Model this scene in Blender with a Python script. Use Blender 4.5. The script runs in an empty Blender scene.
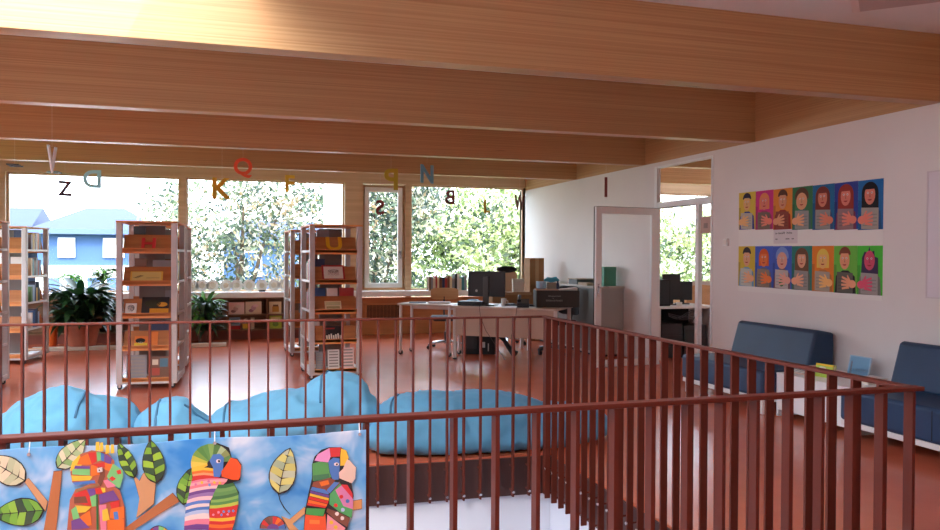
import bpy, bmesh, math, random
from mathutils import Vector, Matrix, noise
from mathutils.bvhtree import BVHTree
random.seed(7)
SC = bpy.context.scene
COL = SC.collection
PI = math.pi

# ---------------------------------------------------------------- materials
def lin(c):
    return tuple((x/255/12.92 if x/255 <= .04045 else ((x/255+.055)/1.055)**2.4) for x in c) + (1,)
MATS = {}
def mat(name, c, rough=.5, metal=0, var=.0, scale=8, spec=.5, coat=0):
    if name in MATS: return MATS[name]
    m = bpy.data.materials.new(name); m.use_nodes = True
    nt = m.node_tree; b = nt.nodes['Principled BSDF']
    b.inputs['Roughness'].default_value = rough; b.inputs['Metallic'].default_value = metal
    b.inputs['Specular IOR Level'].default_value = spec
    b.inputs['Coat Weight'].default_value = coat
    L = lin(c)
    if var:
        tc = nt.nodes.new('ShaderNodeTexCoord'); n = nt.nodes.new('ShaderNodeTexNoise')
        n.inputs['Scale'].default_value = scale; n.inputs['Detail'].default_value = 4
        r = nt.nodes.new('ShaderNodeValToRGB')
        r.color_ramp.elements[0].position = .3; r.color_ramp.elements[1].position = .7
        r.color_ramp.elements[0].color = tuple(max(0, x*(1-var)) for x in L[:3])+(1,)
        r.color_ramp.elements[1].color = tuple(min(1, x*(1+var)) for x in L[:3])+(1,)
        nt.links.new(tc.outputs['Object'], n.inputs['Vector']); nt.links.new(n.outputs['Fac'], r.inputs['Fac'])
        nt.links.new(r.outputs['Color'], b.inputs['Base Color'])
    else: b.inputs['Base Color'].default_value = L
    MATS[name] = m
    return m
def wood(name, c1, c2, sc=(.4, 9, 110), rough=.5, dash=True, rot=0):
    if name in MATS: return MATS[name]
    m = bpy.data.materials.new(name); m.use_nodes = True
    nt = m.node_tree; b = nt.nodes['Principled BSDF']; b.inputs['Roughness'].default_value = rough
    tc = nt.nodes.new('ShaderNodeTexCoord'); mp = nt.nodes.new('ShaderNodeMapping')
    mp.inputs['Scale'].default_value = sc; mp.inputs['Rotation'].default_value[2] = rot
    n = nt.nodes.new('ShaderNodeTexNoise'); n.inputs['Scale'].default_value = 1; n.inputs['Detail'].default_value = 5
    r = nt.nodes.new('ShaderNodeValToRGB')
    r.color_ramp.elements[0].position = .32; r.color_ramp.elements[1].position = .68
    r.color_ramp.elements[0].color = lin(c1); r.color_ramp.elements[1].color = lin(c2)
    nt.links.new(tc.outputs['Object'], mp.inputs['Vector']); nt.links.new(mp.outputs['Vector'], n.inputs['Vector'])
    nt.links.new(n.outputs['Fac'], r.inputs['Fac'])
    out = r.outputs['Color']
    if dash:
        mp2 = nt.nodes.new('ShaderNodeMapping'); mp2.inputs['Scale'].default_value = (1.6, 20, 42)
        n2 = nt.nodes.new('ShaderNodeTexNoise'); n2.inputs['Scale'].default_value = 1; n2.inputs['Detail'].default_value = 2
        r2 = nt.nodes.new('ShaderNodeValToRGB'); r2.color_ramp.elements[0].position = .73; r2.color_ramp.elements[1].position = .8
        r2.color_ramp.elements[0].color = (0, 0, 0, 1); r2.color_ramp.elements[1].color = (.55, .55, .55, 1)
        mx = nt.nodes.new('ShaderNodeMix'); mx.data_type = 'RGBA'
        mx.inputs[7].default_value = lin(tuple(x*.5 for x in c1))
        nt.links.new(tc.outputs['Object'], mp2.inputs['Vector']); nt.links.new(mp2.outputs['Vector'], n2.inputs['Vector'])
        nt.links.new(n2.outputs['Fac'], r2.inputs['Fac']); nt.links.new(r2.outputs['Color'], mx.inputs[0])
        nt.links.new(out, mx.inputs[6]); out = mx.outputs[2]
    nt.links.new(out, b.inputs['Base Color'])
    MATS[name] = m
    return m
def glass(name, tint=(255, 255, 255), refl=.06):
    if name in MATS: return MATS[name]
    m = bpy.data.materials.new(name); m.use_nodes = True; nt = m.node_tree
    nt.nodes.clear()
    o = nt.nodes.new('ShaderNodeOutputMaterial'); t = nt.nodes.new('ShaderNodeBsdfTransparent'); t.inputs[0].default_value = lin(tint)
    g = nt.nodes.new('ShaderNodeBsdfGlossy'); g.inputs['Roughness'].default_value = .02
    lw = nt.nodes.new('ShaderNodeLayerWeight'); lw.inputs['Blend'].default_value = refl
    mx = nt.nodes.new('ShaderNodeMixShader')
    nt.links.new(lw.outputs['Fresnel'], mx.inputs[0]); nt.links.new(t.outputs[0], mx.inputs[1]); nt.links.new(g.outputs[0], mx.inputs[2])
    nt.links.new(mx.outputs[0], o.inputs[0])
    MATS[name] = m
    return m
def leafmat(name, c, trans=.35, rough=.5):
    if name in MATS: return MATS[name]
    m = mat(name, c, rough, var=.25, scale=3); nt = m.node_tree
    b = nt.nodes['Principled BSDF']; o = nt.nodes['Material Output']
    tr = nt.nodes.new('ShaderNodeBsdfTranslucent'); L = lin(c); tr.inputs[0].default_value = (min(1, L[0]*1.5), min(1, L[1]*1.5), L[2], 1)
    mx = nt.nodes.new('ShaderNodeMixShader'); mx.inputs[0].default_value = trans
    nt.links.new(b.outputs[0], mx.inputs[1]); nt.links.new(tr.outputs[0], mx.inputs[2]); nt.links.new(mx.outputs[0], o.inputs[0])
    return m

beamw = wood('laminated_timber', (178, 135, 89), (200, 160, 112), rough=.36)
headw = wood('header_board', (196, 164, 128), (212, 182, 146), sc=(.5, 9, 20), dash=False)
shelfw = wood('shelf_wood', (206, 128, 66), (232, 160, 92), sc=(2, 20, 20), dash=False)
boardw = wood('display_wood', (160, 100, 54), (184, 122, 70), sc=(2, 20, 20), dash=False)
panelw = wood('panel_wood', (176, 112, 64), (196, 134, 82), sc=(1, 8, 14), dash=False)
plyw = wood('ply_wood', (206, 160, 108), (222, 180, 128), sc=(2, 14, 14), dash=False)
white = mat('wall_paint', (228, 224, 220), .85, var=.015, scale=2)
ceilm = mat('ceiling_paint', (232, 232, 230), .9)
frame_w = mat('white_frame', (236, 238, 236), .45)
frame_g = mat('grey_frame', (196, 192, 186), .4)
alu = mat('aluminium', (196, 194, 192), .42, .2)
alu_l = mat('light_aluminium', (226, 224, 220), .4, .1)
chrome = mat('chrome', (200, 200, 202), .22, 1)
blk = mat('black_plastic', (26, 26, 28), .42)
blk_m = mat('matt_black', (20, 20, 22), .75)
rubber = mat('dark_rubber', (30, 28, 28), .6)
railm = mat('rust_red_paint', (88, 35, 23), .5, .0, var=.05, scale=6, spec=.22)
fasc = mat('dark_fascia', (62, 33, 28), .5)
navy = mat('navy_upholstery', (28, 58, 90), .5, var=.08, scale=5)
bagm = mat('blue_canvas', (88, 148, 180), .8, var=.06, scale=4)
pipm = mat('blue_piping', (52, 100, 130), .7)
desk_t = mat('desk_top', (206, 196, 180), .35)
desk_p = mat('desk_panel', (196, 174, 154), .5)
gcab = mat('grey_cabinet', (172, 168, 160), .5)
cardb = mat('cardboard', (150, 112, 72), .8, var=.08, scale=9)
paper = mat('white_paper', (232, 230, 224), .7)
terra = mat('terracotta', (164, 92, 66), .75, var=.1, scale=10)
floorm = mat('red_linoleum', (198, 104, 74), .24, var=.06, scale=3, spec=.9)
winglass = glass('window_glass')
soil = mat('soil', (50, 36, 28), .95)

# ---------------------------------------------------------------- mesh builder
class MB:
    def __init__(s):
        s.v = []; s.f = []; s.mi = []; s.mats = []; s.M = Matrix.Identity(4)
    def _m(s, m):
        if m not in s.mats: s.mats.append(m)
        return s.mats.index(m)
    def add(s, vs, fs, m):
        o = len(s.v); i = s._m(m)
        s.v += [tuple(s.M @ Vector(p)) for p in vs]
        for f in fs: s.f.append(tuple(o+k for k in f)); s.mi.append(i)
        return s
    def box(s, x0, x1, y0, y1, z0, z1, m):
        return s.add([(x0,y0,z0),(x1,y0,z0),(x1,y1,z0),(x0,y1,z0),(x0,y0,z1),(x1,y0,z1),(x1,y1,z1),(x0,y1,z1)],
              [(0,3,2,1),(4,5,6,7),(0,1,5,4),(1,2,6,5),(2,3,7,6),(3,0,4,7)], m)
    def hexa(s, b, t, m):   # four bottom points, four top points
        return s.add(list(b)+list(t), [(0,3,2,1),(4,5,6,7),(0,1,5,4),(1,2,6,5),(2,3,7,6),(3,0,4,7)], m)
    def prism(s, pts, d, m):   # planar polygon of 3-D points swept by vector d
        n = len(pts); d = Vector(d); a = [Vector(p) for p in pts]
        return s.add([tuple(p) for p in a]+[tuple(p+d) for p in a],
              [tuple(range(n-1,-1,-1)), tuple(range(n,2*n))]+[(i,(i+1)%n,n+(i+1)%n,n+i) for i in range(n)], m)
    def tube(s, path, r, m, n=8, cap=True):
        P = [Vector(p) for p in path]; rs = r if isinstance(r, (list, tuple)) else [r]*len(P)
        vs = []; fs = []
        up = None
        for i, p in enumerate(P):
            t = (P[min(i+1,len(P)-1)]-P[max(i-1,0)]).normalized()
            if up is None: up = Vector((0,0,1)) if abs(t.z) < .9 else Vector((1,0,0))
            a = t.cross(up)
            if a.length < 1e-4: a = t.cross(Vector((0,1,0)))
            a.normalize(); b = a.cross(t).normalized(); up = b
            for k in range(n):
                q = 2*PI*k/n; vs.append(tuple(p+(a*math.cos(q)+b*math.sin(q))*rs[i]))
        for i in range(len(P)-1):
            for k in range(n):
                fs.append((i*n+k, i*n+(k+1)%n, (i+1)*n+(k+1)%n, (i+1)*n+k))
        if cap: fs += [tuple(range(n-1,-1,-1)), tuple((len(P)-1)*n+k for k in range(n))]
        return s.add(vs, fs, m)
    def lathe(s, prof, m, c=(0,0,0), n=20, axis='z'):
        vs = []; fs = []
        for r, z in prof:
            for k in range(n):
                q = 2*PI*k/n
                if axis == 'z': vs.append((c[0]+r*math.cos(q), c[1]+r*math.sin(q), c[2]+z))
                elif axis == 'y': vs.append((c[0]+r*math.cos(q), c[1]+z, c[2]+r*math.sin(q)))
                else: vs.append((c[0]+z, c[1]+r*math.cos(q), c[2]+r*math.sin(q)))
        for i in range(len(prof)-1):
            for k in range(n): fs.append((i*n+k, i*n+(k+1)%n, (i+1)*n+(k+1)%n, (i+1)*n+k))
        fs += [tuple(range(n-1,-1,-1)), tuple((len(prof)-1)*n+k for k in range(n))]
        return s.add(vs, fs, m)
    def ell(s, c, r, m, nu=14, nv=8):
        vs = []; fs = []
        for j in range(1, nv):
            t = PI*j/nv
            for k in range(nu):
                q = 2*PI*k/nu; vs.append((c[0]+r[0]*math.sin(t)*math.cos(q), c[1]+r[1]*math.sin(t)*math.sin(q), c[2]+r[2]*math.cos(t)))
        vs += [(c[0],c[1],c[2]+r[2]), (c[0],c[1],c[2]-r[2])]
        for j in range(nv-2):
            for k in range(nu): fs.append((j*nu+k, (j+1)*nu+k, (j+1)*nu+(k+1)%nu, j*nu+(k+1)%nu))
        a = len(vs)-2
        for k in range(nu): fs += [(a, k, (k+1)%nu), (a+1, (nv-2)*nu+(k+1)%nu, (nv-2)*nu+k)]
        return s.add(vs, fs, m)
    def mesh(s, name, smooth=False):
        me = bpy.data.meshes.new(name); me.from_pydata(s.v, [], s.f)
        for m in s.mats: me.materials.append(m)
        me.polygons.foreach_set('material_index', s.mi)
        if smooth:
            me.polygons.foreach_set('use_smooth', [True]*len(me.polygons)); me.set_sharp_from_angle(angle=.75)
        me.update()
        return me
    def build(s, name, parent=None, smooth=False, bevel=0, seg=2, loc=(0,0,0), rotz=0):
        o = bpy.data.objects.new(name, s.mesh(name, smooth)); COL.objects.link(o)
        if parent: o.parent = parent
        o.location = loc; o.rotation_euler = (0,0,rotz)
        if bevel:
            b = o.modifiers.new('bevel', 'BEVEL'); b.width = bevel; b.segments = seg; b.limit_method = 'ANGLE'; b.angle_limit = .6
        return o
def tag(o, label, cat, group=None, kind=None):
    o['label'] = label; o['category'] = cat
    if group: o['group'] = group
    if kind: o['kind'] = kind
    return o
def thing(name, label, cat, loc=(0,0,0), rotz=0, group=None, kind=None):
    o = bpy.data.objects.new(name, None); COL.objects.link(o); o.empty_display_size = .1
    o.location = loc; o.rotation_euler = (0,0,rotz)
    return tag(o, label, cat, group, kind)
def struct(o, label=None, cat=None):
    o['kind'] = 'structure'
    if label: o['label'] = label
    if cat: o['category'] = cat
    return o
def copy_tree(o, parent=None):
    c = o.copy(); COL.objects.link(c)
    if parent: c.parent = parent
    for ch in list(o.children): copy_tree(ch, c)
    return c
def relabel(o, label, loc, rotz): o['label'] = label; o.location = loc; o.rotation_euler = (0,0,rotz)
def Rz(a, loc=(0,0,0)): return Matrix.Translation(loc) @ Matrix.Rotation(a, 4, 'Z')

# ---------------------------------------------------------------- camera
H = 1.42
f_, yaw, pit, rol = 797.97, .2993928, -.0117125, .0050752
fw = Vector((math.sin(yaw)*math.cos(pit), math.cos(yaw)*math.cos(pit), math.sin(pit)))
r0 = Vector((math.cos(yaw), -math.sin(yaw), 0)); u0 = r0.cross(fw)
r1 = r0*math.cos(rol)+u0*math.sin(rol); u1 = -r0*math.sin(rol)+u0*math.cos(rol)
cd = bpy.data.cameras.new('camera'); cam = bpy.data.objects.new('camera', cd); COL.objects.link(cam)
cam.matrix_world = Matrix(((r1.x,u1.x,-fw.x,0),(r1.y,u1.y,-fw.y,0),(r1.z,u1.z,-fw.z,H),(0,0,0,1)))
cd.sensor_width = 36; cd.lens = f_*36/940; cd.clip_start = .05; cd.clip_end = 400
SC.camera = cam

# ---------------------------------------------------------------- room shell
XW, YW, ZB, ZC = 5.45, 14.13, 2.657, 3.19     # right wall, window wall, beam underside, ceiling
XL, YB = -4.6, -1.6
HX, HY0 = 2.25, 1.985                          # stairwell hole
def hy(x): return 5.31-.038*(x-2.2)            # far edge of the hole
XO = 10.6                                      # far side of the office beyond the right wall
b = MB(); T = .28
def slab(poly):
    b.prism([(x, y, -T) for x, y in poly], (0, 0, T), floorm)
slab([(XL-.2, YB-.2), (XO, YB-.2), (XO, HY0), (XL-.2, HY0)])
slab([(HX, HY0), (XO, HY0), (XO, hy(HX)), (HX, hy(HX))])
slab([(XL-.2, hy(XL)), (HX, hy(HX)), (XO, hy(HX)), (XO, YW+.3), (XL-.2, YW+.3)])
struct(b.build('floor'))
b = MB(); b.hexa([(XL, hy(XL)-.02, -T), (HX, hy(HX)-.02, -T), (HX, hy(HX)-.002, -T), (XL, hy(XL)-.002, -T)],
                 [(XL, hy(XL)-.02, -.012), (HX, hy(HX)-.02, -.012), (HX, hy(HX)-.002, -.012), (XL, hy(XL)-.002, -.012)], fasc)
struct(b.build('trim_1'))
b = MB(); b.box(HX-.02, HX-.002, HY0, hy(HX)-.02, -T, -.012, fasc); struct(b.build('trim_2'))
b = MB(); b.box(XL, HX-.02, HY0+.002, HY0+.02, -T, -.012, fasc); struct(b.build('trim_3'))
lw = mat('lower_wall_paint', (206, 206, 214), .85)
b = MB(); b.hexa([(XL, hy(XL)+.0, -3.2), (HX+.1, hy(HX), -3.2), (HX+.1, hy(HX)+.1, -3.2), (XL, hy(XL)+.1, -3.2)],
                 [(XL, hy(XL)+.0, -T), (HX+.1, hy(HX), -T), (HX+.1, hy(HX)+.1, -T), (XL, hy(XL)+.1, -T)], lw)
struct(b.build('wall_lower_far'))
b = MB(); b.box(HX+.0, HX+.1, HY0-.1, hy(HX), -3.2, -T, lw); struct(b.build('wall_lower_right'))
b = MB(); b.box(XL-.1, HX+.1, HY0-.1, HY0, -3.2, -T, lw); struct(b.build('wall_lower_near'))
b = MB(); b.box(XL-.1, XL, HY0, hy(XL), -3.2, -T, lw); struct(b.build('wall_lower_left'))
b = MB(); b.box(XL-.1, HX+.1, HY0-.1, hy(XL)+.1, -3.3, -3.2, mat('lower_floor', (150, 150, 148), .5)); struct(b.build('floor_lower'))
SKX0, SKX1, SKY0, SKY1 = -4.4, .1, -.3, 4.8        # rooflight over the stairwell
b = MB()
b.box(XL-.2, XO+.1, YB-.2, SKY0, ZC, ZC+.2, ceilm); b.box(XL-.2, XO+.1, SKY1, YW+.3, ZC, ZC+.2, ceilm)
b.box(XL-.2, SKX0, SKY0, SKY1, ZC, ZC+.2, ceilm); b.box(SKX1, XO+.1, SKY0, SKY1, ZC, ZC+.2, ceilm)
for q in ((SKX0-.1, SKX0, SKY0-.1, SKY1+.1), (SKX1, SKX1+.1, SKY0-.1, SKY1+.1), (SKX0, SKX1, SKY0-.1, SKY0), (SKX0, SKX1, SKY1, SKY1+.1)): b.box(q[0], q[1], q[2], q[3], ZC+.2, ZC+.7, ceilm)
struct(b.build('ceiling'))
# right wall: solid near part, glazed office front, solid far part
DY0, DYM0, DYM1, DY1 = 8.065, 8.33, 8.42, 9.33
b = MB()
b.box(XW, XW+.15, YB, DY0, 0, ZB, white); b.box(XW, XW+.07, DY1+.03, YW+.3, 0, ZB, white)
b.box(XW, XW+.15, DY0, DY1+.03, 2.605, ZB, white)
struct(b.build('wall_right'))
b = MB(); b.box(XW, XW+.16, YB, YW+.1, ZB, ZC, wood('ring_beam_timber', (178, 135, 89), (200, 160, 112), sc=(9, .4, 110))); struct(b.build('beam_right_wall'))
for k, y in enumerate((4.95, 7.3, 9.64, 11.84)):
    b = MB(); b.box(XL, XW, y, y+.15, ZB, ZC, beamw); b.box(XW+.16, XO, y, y+.15, ZB, ZC, beamw)
    struct(b.build('beam_%d' % (k+1), bevel=.004))
# back wall, left wall with a window band, office walls
b = MB(); b.box(XL-.2, XO+.1, YB-.2, YB, 0, ZC, white); struct(b.build('wall_back'))
LWIN = [(8.6, 12.0, .8, 2.62)]
def wall_with_holes(name, axis, c0, c1, a0, a1, z0, z1, holes, m):
    b = MB()
    def bx(p0, p1, q0, q1):
        if p1-p0 < 1e-4 or q1-q0 < 1e-4: return
        if axis == 'x': b.box(c0, c1, p0, p1, q0, q1, m)
        else: b.box(p0, p1, c0, c1, q0, q1, m)
    p = a0
    for h in holes:
        bx(p, h[0], z0, z1); bx(h[0], h[1], z0, h[2]); bx(h[0], h[1], h[3], z1); p = h[1]
    bx(p, a1, z0, z1)
    return struct(b.build(name))
wall_with_holes('wall_left', 'x', XL-.2, XL, YB, YW+.3, 0, ZC, LWIN, white)
wall_with_holes('wall_office_side', 'x', XO, XO+.2, YB, YW+.3, 0, ZC, [(9.5, 13.2, .9, 2.6)], white)
b = MB(); b.box(XW+.15, XO, 7.0, 7.15, 0, ZC, white); struct(b.build('wall_office_near'))
# window wall (far): apron, header, posts
SZ, WT = .79, 2.705
b = MB()
b.box(XL-.2, XO+.1, YW+.02, YW+.3, 0, .66, panelw)
b.box(XL-.2, XO+.1, YW, YW+.3, WT, ZC, headw)
for x0, x1 in ((XL-.2, -3.28), (-.70, -.60), (2.045, 2.36), (3.14, 3.25), (XW, 6.6)):
    b.box(x0, x1, YW, YW+.3, .66, WT, headw)
struct(b.build('wall_far'))
b = MB(); b.box(XL, XW, YW-.33, YW+.02, .70, SZ, frame_w); struct(b.build('trim_4', bevel=.006))    # window board
b = MB(); b.box(XW+.15, XO, YW-.25, YW+.02, .70, SZ, frame_w); struct(b.build('trim_5'))
def window(n, x0, x1, z0, z1, fr, m, y=YW+.10, axis='y'):
    b = MB(); d = .06
    def bx(p0, p1, q0, q1):
        if axis == 'y': b.box(p0, p1, y, y+d, q0, q1, m)
        else: b.box(y, y+d, p0, p1, q0, q1, m)
    bx(x0, x1, z0, z0+fr); bx(x0, x1, z1-fr, z1); bx(x0, x0+fr, z0+fr, z1-fr); bx(x1-fr, x1, z0+fr, z1-fr)
    o = struct(b.build('window_%d' % n, bevel=.003))
    g = MB()
    if axis == 'y': g.box(x0+fr-.003, x1-fr+.003, y+.026, y+.034, z0+fr-.003, z1-fr+.003, winglass)
    else: g.box(y+.026, y+.034, x0+fr-.003, x1-fr+.003, z0+fr-.003, z1-fr+.003, winglass)
    g.build('pane', o)
    return o
window(1, -3.28, -.70, SZ, WT, .03, headw)
window(2, -.60, 2.045, SZ, WT, .025, headw)
w3 = window(3, 2.36, 3.14, SZ, WT-.02, .045, headw)
b = MB(); fr = .085
x0, x1, z0, z1 = 2.405, 3.095, SZ+.045, WT-.065
b.box(x0, x1, YW+.05, YW+.12, z0, z0+fr, frame_w); b.box(x0, x1, YW+.05, YW+.12, z1-fr, z1, frame_w)
b.box(x0, x0+fr, YW+.05, YW+.12, z0+fr, z1-fr, frame_w); b.box(x1-fr, x1, YW+.05, YW+.12, z0+fr, z1-fr, frame_w)
b.build('opening_sash', w3, bevel=.006)
b = MB(); b.box(x1-.06, x1-.03, YW+.03, YW+.05, 1.45, 1.5, chrome); b.box(x1-.055, x1-.035, YW+.012, YW+.03, 1.36, 1.49, chrome); b.build('handle', w3)
window(4, 3.25, XW, SZ, WT, .025, headw)
window(5, 6.6, XO, SZ, WT, .04, headw)
for i, h in enumerate(LWIN): window(6+i, h[0], h[1], h[2], h[3], .06, frame_w, y=XL-.15, axis='x')
b = MB()
for q in ((SKX0, SKX1, SKY0, SKY0+.06), (SKX0, SKX1, SKY1-.06, SKY1), (SKX0, SKX0+.06, SKY0+.06, SKY1-.06), (SKX1-.06, SKX1, SKY0+.06, SKY1-.06), ((SKX0+SKX1)/2-.03, (SKX0+SKX1)/2+.03, SKY0+.06, SKY1-.06)): b.box(q[0], q[1], q[2], q[3], ZC+.6, ZC+.66, frame_w)
w10 = struct(b.build('window_10'))
g = MB(); g.box(SKX0+.05, SKX1-.05, SKY0+.05, SKY1-.05, ZC+.625, ZC+.632, winglass); g.build('pane', w10)
window(8, 9.5, 13.2, .9, 2.6, .05, frame_w, y=XO+.05, axis='x')
# office front: frame with transom, open glazed door, narrow side pane
b = MB(); fm = frame_w; xa, xb = XW-.01, XW+.10
b.box(xa, xa+.05, DY0, DY0+.03, 0, 2.605, fm); b.box(xa, xa+.055, DYM0+.01, DYM1-.01, 0, 2.06, fm)
b.box(xa, xa+.055, DY1-.02, DY1+.05, 0, 2.605, fm); b.box(xa, xa+.055, DY0+.03, DY1-.03, 2.045, 2.13, fm); b.box(xa, xa+.055, DY0+.03, DY1-.03, 2.575, 2.605, fm)
b.box(xa, xa+.055, DY0+.03, DYM0+.01, 0, .06, fm)
wf = struct(b.build('window_9', bevel=.004))
g = MB(); g.box(XW+.012, XW+.02, DY0+.03, DYM0+.01, .06, 2.045, winglass); g.box(XW+.012, XW+.02, DY0+.03, DY1-.03, 2.13, 2.575, winglass); g.build('pane', wf)
g = MB(); g.box(XW-.014, XW-.0105, DY1-.036, DY1-.03, 0, 2.05, rubber); g.box(XW-.014, XW-.0105, DYM1, DY1-.03, 2.05, 2.056, rubber); g.build('seal', wf)
SKYS, SKYW, SUNE, EXPO = .12, 5.0, 1.6, 1.35   # daylight levels
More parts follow.
